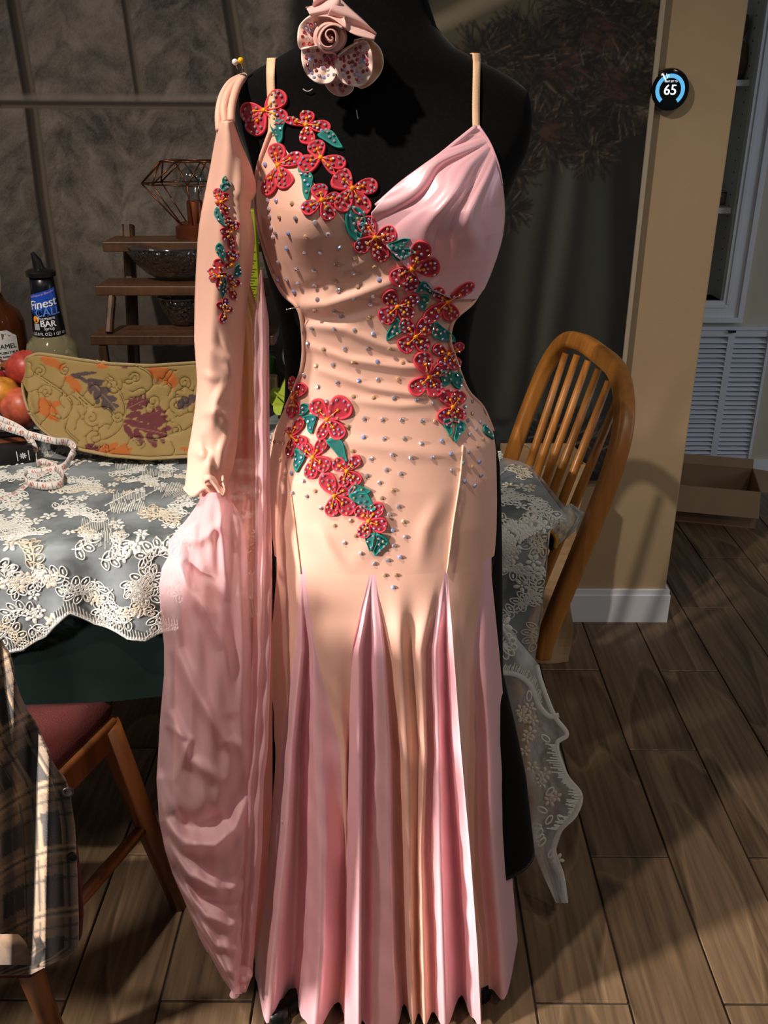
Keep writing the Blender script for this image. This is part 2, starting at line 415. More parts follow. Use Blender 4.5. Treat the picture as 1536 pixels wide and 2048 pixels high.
# return air vent
vx1 = P(1530, 655, D_FAR).x + .012; vx0 = XR - .05; vz1 = P(1450, 655, D_FAR).z; vz0 = P(1450, 913, D_FAR).z
vent = thing('return_air_vent', ((vx0 + vx1) / 2, D_FAR - .01, vz0), 'white louvred return air vent low on the far wall beside the wall end', 'vent')
VENTM = mat('white_vent_enamel', (214, 220, 230), .35)
yv = D_FAR - .012
pitch = .139; c1 = P(1531, 672, D_FAR).x  # right end of the last louvre column
cols = [(c1 - .115 - pitch * k, c1 - pitch * k) for k in range(3)]
zt_, zb_ = P(1450, 674, D_FAR).z, P(1450, 905, D_FAR).z
b = MB()
b.box((vx0, yv - .008, vz0), (vx1, yv + .012, zb_ - .004)); b.box((vx0, yv - .008, zt_ + .006), (vx1, yv + .012, vz1))
edges = [vx0] + sum([[c[0], c[1]] for c in cols[::-1]], []) + [vx1]
edges[1] = max(edges[1], vx0)
for i in range(0, len(edges), 2):
    if edges[i + 1] - edges[i] > .002: b.box((edges[i], yv - .008, zb_ - .004), (edges[i + 1], yv + .012, zt_ + .006))
b.box((vx0 - .004, yv - .014, vz1 - .004), (vx1 + .004, yv + .012, vz1 + .008)); b.box((vx1 - .004, yv - .014, vz0), (vx1 + .006, yv + .012, vz1))
b.build('frame', VENTM, vent, smooth=False)
b = MB(); b.box((vx0, yv + .022, vz0), (vx1, yv + .024, vz1)); b.build('filter_backing', mat('dark_duct', (34, 34, 36), .9), vent, smooth=False)
rows = 25; dz = (zt_ - zb_) / rows
for ci, (a0, a1) in enumerate(cols):
    b = MB(); t = .0015
    rr = []
    w = a1 - a0
    for (dy, dz_) in ((.016, .0), (.004, -.006), (-.007, -.0125), (-.008, -.0145)):
        rr.append([(-w / 2 + w * u, dy, dz_ + .006) for u in (0, .03, .08, .92, .97, 1)])
    b.grid(rr); first = None
    for i in range(rows):
        z = zb_ + dz * (i + .5); loc = Vector(((a0 + a1) / 2, yv, z))
        if first is None:
            first = b.build('louvre', VENTM, vent, smooth=False, origin=(0, 0, 0)); first.location = loc - wloc(vent); solidify(first, .0014)
        else: share(first, 'louvre', loc, vent)
b = MB(); b.box((P(1460, 655, D_FAR).x - .012, yv - .02, vz1 - .012), (P(1460, 655, D_FAR).x + .012, yv - .008, vz1 - .004)); b.build('latch', mat('dark_metal', (40, 38, 36), .4, metal=.6), vent, smooth=False)

# cardboard box on the floor before the vent
CARD = mat('brown_cardboard', (150, 120, 92), .85, noise=(12, .06), bump=(120, .15, (1, .05, 1)))
CARDD = mat('cardboard_print', (70, 56, 46), .85)
f0 = Pz(1330, 1040, 0); f1 = Pz(1508, 1057, 0)
dx = (f1 - f0); dx.z = 0; dx.normalize(); dn = Vector((-dx.y, dx.x, 0))
bh = .135; bl = f1 - dx * .62; bd = .22
box = thing('cardboard_box', tuple(f1 - dx * .31 + dn * bd / 2), 'open brown cardboard box on the floor in front of the white vent', 'box')
def panel(name, pts, t=.004, m=CARD):
    b = MB(); b.add(pts, [(0, 1, 2, 3)]); o = b.build(name, m, box, smooth=False); return solidify(o, t, 0)
up = Vector((0, 0, bh)); B0, B1 = bl, Vector(f1); B2, B3 = B1 + dn * bd, B0 + dn * bd
panel('bottom_panel', [B0 + Vector((0, 0, .003)), B1 + Vector((0, 0, .003)), B2 + Vector((0, 0, .003)), B3 + Vector((0, 0, .003))])
panel('side_panel', [B0, B1, B1 + up, B0 + up]); panel('side_panel', [B1, B2, B2 + up, B1 + up]); panel('side_panel', [B2, B3, B3 + up, B2 + up]); panel('side_panel', [B3, B0, B0 + up, B3 + up])
fl = -dn * .055 + Vector((0, 0, -.075))
panel('flap', [B0 + up, B1 + up, B1 + up + fl + dx * .0, B0 + up + fl])
fr = dx * .13 + Vector((0, 0, -.012)); panel('flap', [B1 + up, B2 + up, B2 + up + fr, B1 + up + fr])
fb = dn * .0 + Vector((0, 0, .03)); panel('flap', [B2 + up, B3 + up, B3 + up + fb + dn * .02, B2 + up + fb + dn * .02])
b = MB(); q = B1 - dn * .0026
def pr(s0, s1, z0, z1): b.add([q - dx * s0 + Vector((0, 0, z0)), q - dx * s1 + Vector((0, 0, z0)), q - dx * s1 + Vector((0, 0, z1)), q - dx * s0 + Vector((0, 0, z1))], [(0, 1, 2, 3)])
s = .05
while s < .16:
    w = random.choice((.0012, .002, .003)); pr(s, s + w, .042, .066); s += w + random.choice((.0015, .002, .003))
pr(.175, .235, .035, .038); 
vs, fs = text_geo('MB', .03); b.add([q - dx * (.215 - v.x) + Vector((0, 0, .056 + v.y)) for v in vs], fs)
b.build('printing', CARDD, box, smooth=False)

# thermostat
tp = P(1333, 180, D_WALL)
th = thing('thermostat', tuple(tp), 'round black thermostat with glowing blue dial reading 65 on the beige wall', 'thermostat')
R = .044
def yl(prof, name, m, n=48):
    b = MB(); rows = [[(tp.x + r * math.cos(a), tp.y - d, tp.z + r * math.sin(a)) for a in np.linspace(0, 2 * math.pi, n + 1)[:-1]] for r, d in prof]
    b.grid(rows, 0, True); b.f.append(tuple(range((len(prof) - 1) * n, len(prof) * n))); b.m.append(0); return b.build(name, m, th, sharp=40)
yl([(R * .96, 0), (R, .006), (R, .022), (R * .96, .026)], 'ring', mat('steel_ring', (120, 108, 96), .25, metal=.9))
yl([(R * .955, .024), (R * .95, .0275), (R * .9, .0285)], 'display', mat('black_glass', (6, 7, 9), .08, spec=.6))
EB = mat('blue_display_light', (90, 170, 215), .5, emis=((90, 175, 225), .85)); EW = mat('white_display_light', (240, 250, 255), .5, emis=((235, 248, 255), 1.3))
b = MB(); yy = tp.y - .0291
ri, ro = R * .54, R * .73
aa = np.linspace(math.radians(-52), math.radians(232), 60)
b.grid([[(tp.x + r * math.cos(a), yy, tp.z + r * math.sin(a)) for a in aa] for r in (ri, ro)]); b.build('dial_arc', EB, th, smooth=False)
b = MB()
for a, r0, r1, w in ((122, .5, .82, .0012), (110, .56, .78, .0007), (103, .6, .72, .0006)):
    a = math.radians(a); d = Vector((math.cos(a), 0, math.sin(a))); e = Vector((-math.sin(a), 0, math.cos(a))) * w; o_ = Vector((tp.x, yy - .0003, tp.z))
    b.add([o_ + d * R * r0 - e, o_ + d * R * r1 - e, o_ + d * R * r1 + e, o_ + d * R * r0 + e], [(0, 1, 2, 3)])
vs, fs = text_geo('65', .029); b.add([(tp.x + v.x * 1.0, yy - .0004, tp.z - .001 + v.y) for v in vs], fs)
vs, fs = text_geo('HEAT SET TO', .0052); b.add([(tp.x + v.x * .9, yy - .0004, tp.z + .0165 + v.y) for v in vs], fs)
# bolder digits: second copy slightly shifted
vs, fs = text_geo('65', .029); b.add([(tp.x + v.x * 1.0 + .0007, yy - .0005, tp.z - .001 + v.y) for v in vs], fs)
b.build('reading', EW, th, smooth=False)

# ------------------------------------------------------------------ printed fabric backdrop hung on the wall
DB = D_WALL - .022
xa, xb = -1.05, P(1318, 30, DB).x; z0, z1 = P(1200, 960, DB).z, 2.0
NX, NZ = 620, 560
xs = np.linspace(xa, xb, NX); zs = np.linspace(z0, z1, NZ); GX, GZ = np.meshgrid(xs, zs)
rel = np.stack([GX, np.full_like(GX, DB), GZ - H], -1)
zc = rel @ np.array(CB); PX = 768 + F * (rel @ np.array(CX)) / zc; PY = 1024 - F * (rel @ np.array(CU)) / zc
def sm(e0, e1, x): t = np.clip((x - e0) / (e1 - e0), 0, 1); return t * t * (3 - 2 * t)
def L3(c): return np.array(lin(c))
def mixc(A, c, k): return A * (1 - k[..., None]) + (L3(c) if isinstance(c, tuple) else c) * k[..., None]
# snowy trees seen through a printed window
def fbm(X, Y, sd, oct=5): return sum(vnoise(X * 2 ** k, Y * 2 ** k, sd + k) * .5 ** (k + 1) for k in range(oct)) / (1 - .5 ** oct)
lim = fbm(PX / 190, PY / 260, 21, 3)
warp = fbm(PX / 60, PY / 60, 81, 4) * 60
dn1 = fbm((PX * .75 + PY * .5 + warp) / 11, (PY * .8 - PX * .5 + warp) / 44, 9, 4); dn2 = fbm((PX * .75 - PY * .5 + warp) / 11, (PY * .8 + PX * .5 + warp) / 44, 19, 4)
br = np.where(np.sin((PX + 30 * fbm(PX / 80, PY / 80, 33)) / 42.) > 0, dn1, dn2)
tone = np.clip(.5 + 1.5 * (.5 * fbm(PX / 40, PY / 30, 3) + .5 * br - .5) + .9 * (lim - .5), 0, 1)
tone = np.clip(tone + .25 * (np.random.RandomState(1).rand(*PX.shape) - .5), 0, 1)
col = L3((60, 53, 46)) * (1 - tone[..., None]) + L3((134, 122, 110)) * tone[..., None]
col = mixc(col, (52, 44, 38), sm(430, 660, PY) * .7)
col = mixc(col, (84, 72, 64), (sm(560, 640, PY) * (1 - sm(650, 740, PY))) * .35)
def bar(A, pts, w, c, k=1., soft=2.5):
    d = seg_dist(PX, PY, pts); return mixc(A, c, (1 - sm(w / 2 - soft, w / 2 + soft, d)) * k)
M1 = [(14, -60), (60, 200), (85, 400), (140, 740)]; M2 = [(240, -60), (278, 200)]; M3 = [(448, -60), (482, 150), (490, 400), (505, 700)]; M4 = [(0, 208), (560, 213)]
for q, w in ((M1, 26), (M2, 14), (M3, 30), (M4, 16)):
    col = bar(col, q, w, (62, 52, 42)); col = bar(col, [(x + w * .30, y + (w * .3 if q is M4 else 0)) for x, y in q], w * .3, (112, 98, 82), .8); col = bar(col, [(x - w * .32, y - (w * .3 if q is M4 else 0)) for x, y in q], w * .28, (30, 25, 20), .8)
col = bar(col, [(0, 195), (560, 197)], 12, (140, 128, 114), .55, 6)
# dark curtain on the right
ck = sm(560, 600, PX + 0 * PY)
cur = np.broadcast_to(L3((30, 28, 24)), col.shape).copy()
fold = .5 + .5 * np.sin((PX - 1100 - .10 * (PY - 300)) / (22 + .02 * PY) + 1.5 * vnoise(PX / 60, PY / 400, 41))
cur = mixc(cur, (62, 62, 54), np.clip(fold, 0, 1) ** 2 * sm(250, 420, PY) * sm(940, 1040, PX) * .8)
for pts, w, c, k in (([(1075, 330), (1048, 480), (1030, 660), (1008, 830)], 46, (84, 84, 74), .75), ([(1140, 330), (1120, 470), (1092, 640), (1070, 820)], 34, (92, 94, 84), .8),
                     ([(1195, 330), (1200, 520), (1190, 680), (1170, 830)], 60, (70, 76, 68), .7), ([(1110, 330), (1085, 500), (1060, 700), (1040, 820)], 16, (26, 26, 22), .6),
                     ([(1170, 330), (1150, 500), (1125, 700), (1110, 820)], 26, (34, 34, 30), .7), ([(1240, 330), (1240, 600), (1215, 830)], 34, (28, 24, 20), .9)):
    d = seg_dist(PX, PY, pts); cur = mixc(cur, c, np.exp(-(d / (w * .55)) ** 2) * k)
sw = sm(0, 1, (150 - PY + (PX - 860) * .28) / 60)                      # upper swag
swc = mixc(np.broadcast_to(L3((104, 94, 72)), col.shape).copy(), (176, 162, 130), np.clip(np.sin((PX * .55 + PY) / 21 + 2 * vnoise(PX / 80, PY / 80, 44)), 0, 1) * .8)
swc = mixc(swc, (36, 33, 28), np.clip(np.sin((PX * .5 + PY) / 33 + 2), 0, 1) * .6)
cur = np.where((sw * (PX > 830))[..., None] > .01, mixc(cur, swc, sw * sm(835, 870, PX)), cur)
cur = mixc(cur, (26, 22, 20), sm(700, 850, PX) * (1 - sm(990, 1060, PX + .12 * (PY - 300))) * sm(130, 200, PY))
cur = mixc(cur, (26, 30, 30), sm(828, 850, PY) * .9)
for pts, c in (([(960, 850), (1010, 862), (1060, 838)], (74, 80, 82)), ([(1005, 870), (1030, 845), (1075, 835)], (62, 70, 72)), ([(985, 890), (1010, 870), (1030, 900)], (70, 76, 78))):
    d = seg_dist(PX, PY, pts); cur = mixc(cur, c, np.exp(-(d / 9) ** 2) * .8)
col = mixc(col, cur * .6, ck)
# pine garland strokes and cones, splatted as short soft lines
rng = np.random.RandomState(4)
def splat(x0, y0, x1, y1, c, w, k):
    lo_x, hi_x = min(x0, x1) - 6, max(x0, x1) + 6; lo_y, hi_y = min(y0, y1) - 6, max(y0, y1) + 6
    vx0_ = ((lo_x - 768) / F); 
    a = P(lo_x, lo_y, DB); b_ = P(hi_x, hi_y, DB); a2 = P(lo_x, hi_y, DB); b2 = P(hi_x, lo_y, DB)
    i0 = int(np.clip(np.searchsorted(xs, min(a.x, a2.x)), 0, NX - 1)); i1 = int(np.clip(np.searchsorted(xs, max(b_.x, b2.x)) + 1, 0, NX))
    j0 = int(np.clip(np.searchsorted(zs, min(a2.z, b_.z)), 0, NZ - 1)); j1 = int(np.clip(np.searchsorted(zs, max(a.z, b2.z)) + 1, 0, NZ))
    if i1 <= i0 or j1 <= j0: return
    d = seg_dist(PX[j0:j1, i0:i1], PY[j0:j1, i0:i1], [(x0, y0), (x1, y1)])
    col[j0:j1, i0:i1] = mixc(col[j0:j1, i0:i1], c, np.exp(-(d / w) ** 2) * k)
tufts = [(1120, 150, 120, 260), (1070, 110, 110, 200), (1210, 90, 120, 240), (1270, 40, 90, 160), (1160, 230, 100, 260), (1010, 110, 70, 110), (1240, 190, 90, 180), (1090, 270, 70, 160), (1180, 300, 50, 120), (1035, 340, 36, 90), (1020, 420, 28, 90), (960, 110, 60, 70), (1180, 20, 100, 160), (1160, 880, 60, 160), (1110, 880, 50, 90)]
for cx, cy, r, n in tufts:
    col = mixc(col, (20, 16, 13), (1 - sm(.5, 1.05, np.sqrt(((PX - cx) / r) ** 2 + ((PY - cy) / r) ** 2) + .25 * vnoise(PX / 14, PY / 14, 91))) * .8)
for cx, cy, r, n in tufts:
    for _ in range(int(n * 1.6)):
        a = rng.uniform(0, 2 * math.pi); q = r * math.sqrt(rng.uniform(0, 1)) * .8; x, y = cx + q * math.cos(a), cy + q * math.sin(a)
        aa_ = a + rng.normal(0, .5); l = rng.uniform(14, 34); dk = rng.uniform()
        splat(x, y, x + l * math.cos(aa_), y + l * math.sin(aa_), (14, 12, 10) if dk < .66 else ((58, 47, 37) if dk < .92 else (96, 82, 66)), rng.uniform(1.0, 1.7) * (1.5 if dk < .6 else 1), .75)
for cx, cy, r in ((1130, 135, 42), (1200, 70, 34), (1235, 165, 30), (1100, 260, 22)):
    for k in range(46):
        a = rng.uniform(0, 6.28); q = r * math.sqrt(rng.uniform()); x, y = cx + q * math.cos(a) * .9, cy + q * math.sin(a)
        splat(x - 5, y, x + 5, y + 3, (66, 40, 30) if k % 2 else (30, 18, 15), 3.2, .8)
b = MB()
wav = .004 * np.sin(GX * 9 + .8 * GZ) + .002 * np.sin(GX * 23)
rows = np.stack([GX, DB + wav, GZ], -1)
V = rows.reshape(-1, 3); idx = np.arange(NX * NZ).reshape(NZ, NX)
Fq = np.stack([idx[:-1, :-1], idx[:-1, 1:], idx[1:, 1:], idx[1:, :-1]], -1).reshape(-1, 4)
b.v = [tuple(v) for v in V]; b.f = [tuple(int(i) for i in q) for q in Fq]; b.m = [0] * len(b.f)
bd_ = thing('backdrop_curtain', (0, DB, z0), 'printed fabric backdrop of a snowy window and dark curtain with pine garland', 'backdrop')
BDM = mat('printed_backdrop_cloth', (80, 70, 60), .8, vcol=True, bump=(400, .1))
b.build('printed_cloth', BDM, bd_, cols=col.reshape(-1, 3))
b = MB(); b.box((xb, DB - .006, z0 - .005), (xb + .010, DB + .006, z1)); b.build('side_hem', mat('pale_hem', (170, 156, 136), .8), bd_, smooth=False)
# ================================================================== TABLE AND WHAT STANDS ON IT
TH = .72
K = Pz(1128, 1033, TH); KL = Pz(0, 1100, TH)
tL = (KL - K); tL.z = 0; tL.normalize(); tB = Vector((-tL.y, tL.x, 0)) * -1
if tB.y < 0: tB = -tB
TLEN, TDEP = 1.35, .78
def amin(b): return max(0., (b - .21)) * .95
def TT(a, b, z=0.): return K + tL * a + tB * b + Vector((0, 0, z))
def ab(v): w = Vector(v) - K; return w.dot(tL), w.dot(tB)
OAKD = wood_mat('dark_table_wood', (46, 30, 20), (88, 58, 36), ring=6, stretch=(.3, 1, 1), fine=80)
tb = thing('dining_table', tuple(TT(TLEN / 2, TDEP / 2, -TH)), 'dining table under dark green and white lace cloths behind the mannequin', 'table')
Rm = Matrix((tL, tB, Vector((0, 0, 1)))).transposed()
def tbox(lo, hi, name, m, parent):
    b = MB(); b.box(lo, hi); b.v = [tuple(K + Rm @ Vector(v)) for v in b.v]; return bevel(b.build(name, m, parent, smooth=False), .004)
b = MB(); oc_ = [(.05, .012), (.012, .05), (.012, .20), (.012 + amin(TDEP) * .98, TDEP - .01), (TLEN, TDEP - .01), (TLEN, .012)]; n_ = len(oc_)
b.add([TT(a, q, -.006) for a, q in oc_] + [TT(a, q, -.032) for a, q in oc_], [tuple(range(n_)), tuple(range(2 * n_ - 1, n_ - 1, -1))] + [(i, n_ + i, n_ + (i + 1) % n_, (i + 1) % n_) for i in range(n_)]); bevel(b.build('tabletop', OAKD, tb, smooth=False), .004)
tbox((.28, .07, -.12), (TLEN - .08, TDEP - .22, -.033), 'apron', OAKD, tb)
for a in (.30, TLEN - .1):
    for b_ in (.12, TDEP - .26): tbox((a - .03, b_ - .03, -TH + .002), (a + .03, b_ + .03, -.034), 'leg', OAKD, tb)

# dark green velvet undercloth
GREENV = mat('dark_green_velvet', (12, 25, 22), .85, spec=.12, sheen=.03, noise=(7, .45))
gh = TH - P(200, 1398, 1.245).z
def drapes(a, s, amp=.012): return amp * s * 6 * (.5 * math.sin(a * 15 + 1) + .3 * math.sin(a * 31)) * .4
b = MB(); rows = []
for s in np.linspace(gh, .004, 12): rows.append([TT(a, -.004 - .006 * s - abs(drapes(a, s, .02)), -s + .0005) for a in np.linspace(0.05, TLEN + .1, 90)])
for d in np.linspace(0, TDEP, 8): rows.append([TT(a, d - .003, .0005) for a in np.linspace(max(.05 if d < .03 else 0., amin(d)), TLEN + .1, 90)])
b.grid(rows)
rows = [[TT(-.004 - .01 * s, d, -s + .0005) for d in np.linspace(.03, .21, 10)] for s in np.linspace(0, .03, 3)]
b.grid(rows)
gc = b.build('green_undercloth', GREENV); tag(gc, 'dark green velvet tablecloth hanging below the white lace cloth', 'tablecloth')

# sheer white lace cloth with embroidery
TULLE = sheer('white_tulle', (220, 230, 234), .42, .30, noise=(14, .40))
TULLE2 = sheer('white_tulle_folded', (232, 232, 228), .62, .45, noise=(18, .35))
EMB = mat('white_embroidery', (236, 236, 228), .7, bump=(1400, .4))
EMBC = mat('cream_embroidery', (226, 214, 192), .7, bump=(1400, .4))
lc = thing('lace_tablecloth', tuple(TT(.4, .2, .001)), 'sheer white lace tablecloth embroidered with leaf sprays over the green cloth', 'tablecloth')
def hem(a):
    base = float(np.interp(a, [0, .05, .2, .35, .5, .63, .70, .78, .86, .95, 1.3], [.42, .40, .36, .17, .155, .165, .17, .12, .185, .19, .19])) * float(np.interp(a, [0, .035, .05], [.03, .08, 1]))
    return base - .008 * abs(math.sin(a * 42))
def lace(a, b_, off=0.):
    w = .0035 * math.sin(a * 13 + b_ * 9) + .003 * math.sin(a * 7 - b_ * 17) + .002 * math.sin(a * 29 + b_ * 5)
    if b_ >= 0:
        return TT(a, b_, .006 + max(w, -.004) * min(1, b_ * 20) + off)
    s = -b_; r = .012
    fold = .014 * min(1, s / .08) * (math.sin(a * 21 + .6) + .6 * math.sin(a * 47) + (2.2 * math.exp(-((a - .78) / .035) ** 2)))
    if s < r * 1.57: th_ = s / r; return TT(a, -.006 - r * math.sin(th_) - off * math.sin(th_), .006 - r + (r + off) * math.cos(th_))
    return TT(a, -.006 - r - max(fold, -.005) - off - .004, .006 - r - (s - r * 1.57))
b = MB(); rows = []
for v in np.linspace(-1, 1, 64):
    row = []
    for a0_ in np.linspace(0, 1, 170):
        a = 1.32 * a0_ if v < 0 else amin(v * .74) + (1.32 - amin(v * .74)) * a0_
        row.append(lace(a, v * hem(a) if v < 0 else v * .74))
    rows.append(row)
b.grid(rows); b.build('tulle', TULLE, lc)
# hanging end of the cloth (right end of the table)
b = MB(); b.grid([[TT(-.010 - .02 * s, d, .005 - s) for d in np.linspace(-.005, .22, 20)] for s in np.linspace(0, .03, 4)]); b.build('tulle', TULLE, lc)

class Emb:
    def __init__(s, f): s.f = f; s.b = MB()
    def strip(s, pts, w, mi=0, closed=False):
        n = len(pts); L = []; Rr = []
        for i in range(n):
            if closed: p0, p1 = pts[i - 1], pts[(i + 1) % n]
            else: p0, p1 = pts[max(i - 1, 0)], pts[min(i + 1, n - 1)]
            dx, dy = p1[0] - p0[0], p1[1] - p0[1]; l = math.hypot(dx, dy) + 1e-9
            ww = w[i] if isinstance(w, list) else w
            L.append((pts[i][0] - dy / l * ww / 2, pts[i][1] + dx / l * ww / 2)); Rr.append((pts[i][0] + dy / l * ww / 2, pts[i][1] - dx / l * ww / 2))
        if closed: L.append(L[0]); Rr.append(Rr[0]); C_ = list(pts) + [pts[0]]
        else: C_ = pts
        s.b.grid([[s.f(x, y, .0008) for x, y in L], [s.f(x, y, .0022) for x, y in C_], [s.f(x, y, .0008) for x, y in Rr]], mi)
    def blob(s, x, y, rx, ry, ang=0, mi=0, n=9):
        c, q = math.cos(ang), math.sin(ang)
        ring = [(x + c * rx * math.cos(t) - q * ry * math.sin(t), y + q * rx * math.cos(t) + c * ry * math.sin(t)) for t in np.linspace(0, 2 * math.pi, n + 1)[:-1]]
        o = [s.f(u, v, .0008) for u, v in ring] + [s.f(x, y, .0028)]
        s.b.add(o, [(i, (i + 1) % n, n) for i in range(n)], mi)
    def leafloop(s, x, y, ang, l, w, mi=0):
        pts = []
        for t in np.linspace(0, 2 * math.pi, 15)[:-1]:
            u = l * (.5 - .5 * math.cos(t)); v = w * .5 * math.sin(t) * (1 - .35 * (u / l - .5)) * (1.0 if True else 0)
            pts.append((x + u * math.cos(ang) - v * math.sin(ang), y + u * math.sin(ang) + v * math.cos(ang)))
        s.strip(pts, .0021, mi, True)
        s.strip([(x + l * .3 * math.cos(ang), y + l * .3 * math.sin(ang)), (x + l * .72 * math.cos(ang), y + l * .72 * math.sin(ang))], .003, mi)
    def spray(s, x, y, ang, l, curl, mi=0, n=5):
        p = (x, y); pts = [p]; a = ang; st = l / (n * 2)
        for i in range(n * 2):
            a += curl / (n * 2); p = (p[0] + st * math.cos(a), p[1] + st * math.sin(a)); pts.append(p)
            if i % 2 == 0:
                for sg in (-1, 1): s.leafloop(p[0] + .002 * math.cos(a), p[1] + .002 * math.sin(a), a + sg * .95, .017, .011, mi)
        s.strip(pts, .0022, mi); s.leafloop(p[0], p[1], a, .018, .011, mi)
    def blossom(s, x, y, r, mi=0, n=5, a0=0):
        for k in range(n):
            a = a0 + k * 2 * math.pi / n
            s.blob(x + r * .62 * math.cos(a), y + r * .62 * math.sin(a), r * .42, r * .27, a, mi)
        s.blob(x, y, r * .18, r * .18, 0, mi, 7)
    def hatch(s, x, y, ang, w, l, n, mi=0):
        for k in range(n):
            u = (k / (n - 1) - .5) * w; j = random.uniform(-.2, .2) * l; ll = l * random.uniform(.7, 1.1)
            cx, cy = x + u * math.cos(ang), y + u * math.sin(ang); dx, dy = -math.sin(ang - .35), math.cos(ang - .35)
            s.strip([(cx + dx * (j - ll / 2), cy + dy * (j - ll / 2)), (cx + dx * (j + ll / 2), cy + dy * (j + ll / 2))], .0016, mi)
    def beads(s, x, y, ang, l, mi=0):
        dx, dy = math.cos(ang), math.sin(ang); s.strip([(x + dx * l * t, y + dy * l * t) for t in np.linspace(0, 1, 8)], .0012, mi)
        for t in np.arange(0, l, .011): s.blob(x + dx * t, y + dy * t, .0026, .0026, 0, mi, 6)
rs = random.Random(3); random.seed(5)
E = Emb(lambda a, q, off=0.: lace(min(a, 1.32), max(q, -hem(a) + .002), off))
# sprays, blossoms, hatches and bead strings scattered over the visible top
def ok(a, b_, m=.02): return b_ > -hem(a) + m and b_ < .70 and a > amin(b_) + .05
pts_used = []
for i in range(4200):
    a = rs.uniform(.04, 1.25); b_ = rs.uniform(-.18, .46)
    if not ok(a, b_, .03): continue
    if any((a - x) ** 2 + (b_ - y) ** 2 < .0345 ** 2 for x, y in pts_used): continue
    pts_used.append((a, b_)); k = rs.random()
    if b_ < .0: k = k * .62
    elif b_ > .33: k = .4 + k * .6
    if k < .40: E.spray(a - .02, b_ - .02, rs.uniform(0, 6.28), .055, rs.choice((-2.6, 2.6, -1.4, 1.8)), 0 if rs.random() < .8 else 1)
    elif k < .72:
        for q in range(4): E.blossom(a + rs.uniform(-.03, .03), b_ + rs.uniform(-.025, .025), rs.uniform(.010, .014), 0 if rs.random() < .7 else 1, 5, rs.random() * 6)
    elif k < .88: E.hatch(a, b_, rs.uniform(-.2, .2) + .3, .055, .045, 20)
    else: E.beads(a - .03, b_ - .03, 2.2 + rs.uniform(-.15, .15), .10)
# denser border of sprays on the hanging part
for a in np.arange(.08, 1.28, .047):
    for f_ in (.35, .72):
        b_ = -hem(a) * f_ + rs.uniform(-.01, .01)
        if b_ < -.01: (E.spray if rs.random() < .66 else (lambda x, y, *q: [E.blossom(x + rs.uniform(-.02, .02), y + rs.uniform(-.012, .012), .011, 1, 5) for _ in range(3)]))(a, b_, rs.uniform(0, 6.28), .05, rs.choice((-2.4, 2.4)))
# scalloped hem and its stitched rays
ha = np.linspace(0.055, 1.31, 260)
E.strip([(a, -hem(a) + .003) for a in ha], .0085, 0)
for a in np.arange(0.055, 1.31, .0042): 
    l = .012 + .012 * abs(math.sin(a * 42)) * rs.uniform(.4, 1)
    E.strip([(a, -hem(a) + .004), (a + .001, -hem(a) + .004 + l)], .0018, 0)
tag(E.b.build('embroidery', [EMB, EMBC], lc), kind='stuff')

# folded-back flap and the loose corner that trails to the floor
def patch_rows(tab, D0, D1, nx=14, sub=4, wave=.012, seed=0):
    ys = [r[0] for r in tab]; yy = np.linspace(ys[0], ys[-1], len(tab) * sub)
    def f(u, y, off=0.):
        l = interp(y, ys, [r[1] for r in tab]); r = interp(y, ys, [r[2] for r in tab]); t = (y - ys[0]) / (ys[-1] - ys[0])
        D = D0 + (D1 - D0) * t + wave * math.sin(u * 7 + t * 5 + seed) - off
        return P(l + (r - l) * u, y, D)
    return f, yy
tabC = [(1222, 984, 987), (1260, 984, 1020), (1330, 986, 1078), (1365, 996, 1087), (1430, 1006, 1112), (1468, 1012, 1138), (1490, 1018, 1117), (1550, 1028, 1136), (1590, 1036, 1165), (1630, 1046, 1154), (1660, 1054, 1125), (1700, 1066, 1112), (1750, 1086, 1128), (1806, 1112, 1136)]
fC, yC = patch_rows(tabC, 1.30, 1.21)
b = MB(); b.grid([[fC(u, y) for u in np.linspace(0, 1, 16)] for y in yC])
b.build('tulle', TULLE2, lc)
EC = Emb(lambda x, y, off: fC(x, y * 1000, off))
class EmbPx(Emb):
    pass
def pxemb(D0, D1, y0, y1, wave=.0):
    def f(x, y, off): t = (y * 1000 - y0) / (y1 - y0); return P(x * 1000, y * 1000, D0 + (D1 - D0) * t + .012 * math.sin(t * 5 + 3) - off - .004)
    return Emb(f)
EC = pxemb(1.30, 1.21, 1222, 1806)
edge = [(r[2] / 1000 - .004, r[0] / 1000) for r in tabC[2:]]
EC.strip(catmull(edge, 6), .009, 0)
for (x, y) in catmull(edge[4:9], 14): EC.strip([(x, y), (x - rs.uniform(.01, .03), y - .002)], .0028, 0)
EC.strip(catmull([(1.003, 1.345), (1.035, 1.350), (1.062, 1.372), (1.078, 1.410), (1.098, 1.432), (1.118, 1.430)], 6), .010, 0)
for (x, y) in catmull([(1.003, 1.345), (1.035, 1.350), (1.062, 1.372), (1.078, 1.410)], 9): EC.strip([(x, y), (x + .006, y - rs.uniform(.008, .022))], .0026, 0)
def pxleaf(x, y, ang, l=.028, w=.014):
    pts = [(x + l * (.5 - .5 * math.cos(t)) * math.cos(ang) - w * .5 * math.sin(t) * math.sin(ang), y + l * (.5 - .5 * math.cos(t)) * math.sin(ang) + w * .5 * math.sin(t) * math.cos(ang)) for t in np.linspace(0, 6.283, 13)[:-1]]
    EC.strip(pts, .0035, 0, True)
for a in (-1.1, -.5, .1, .7, 1.3): pxleaf(1.006, 1.292, a)
EC.blossom(1.006, 1.250, .020, 0, 5, .4)
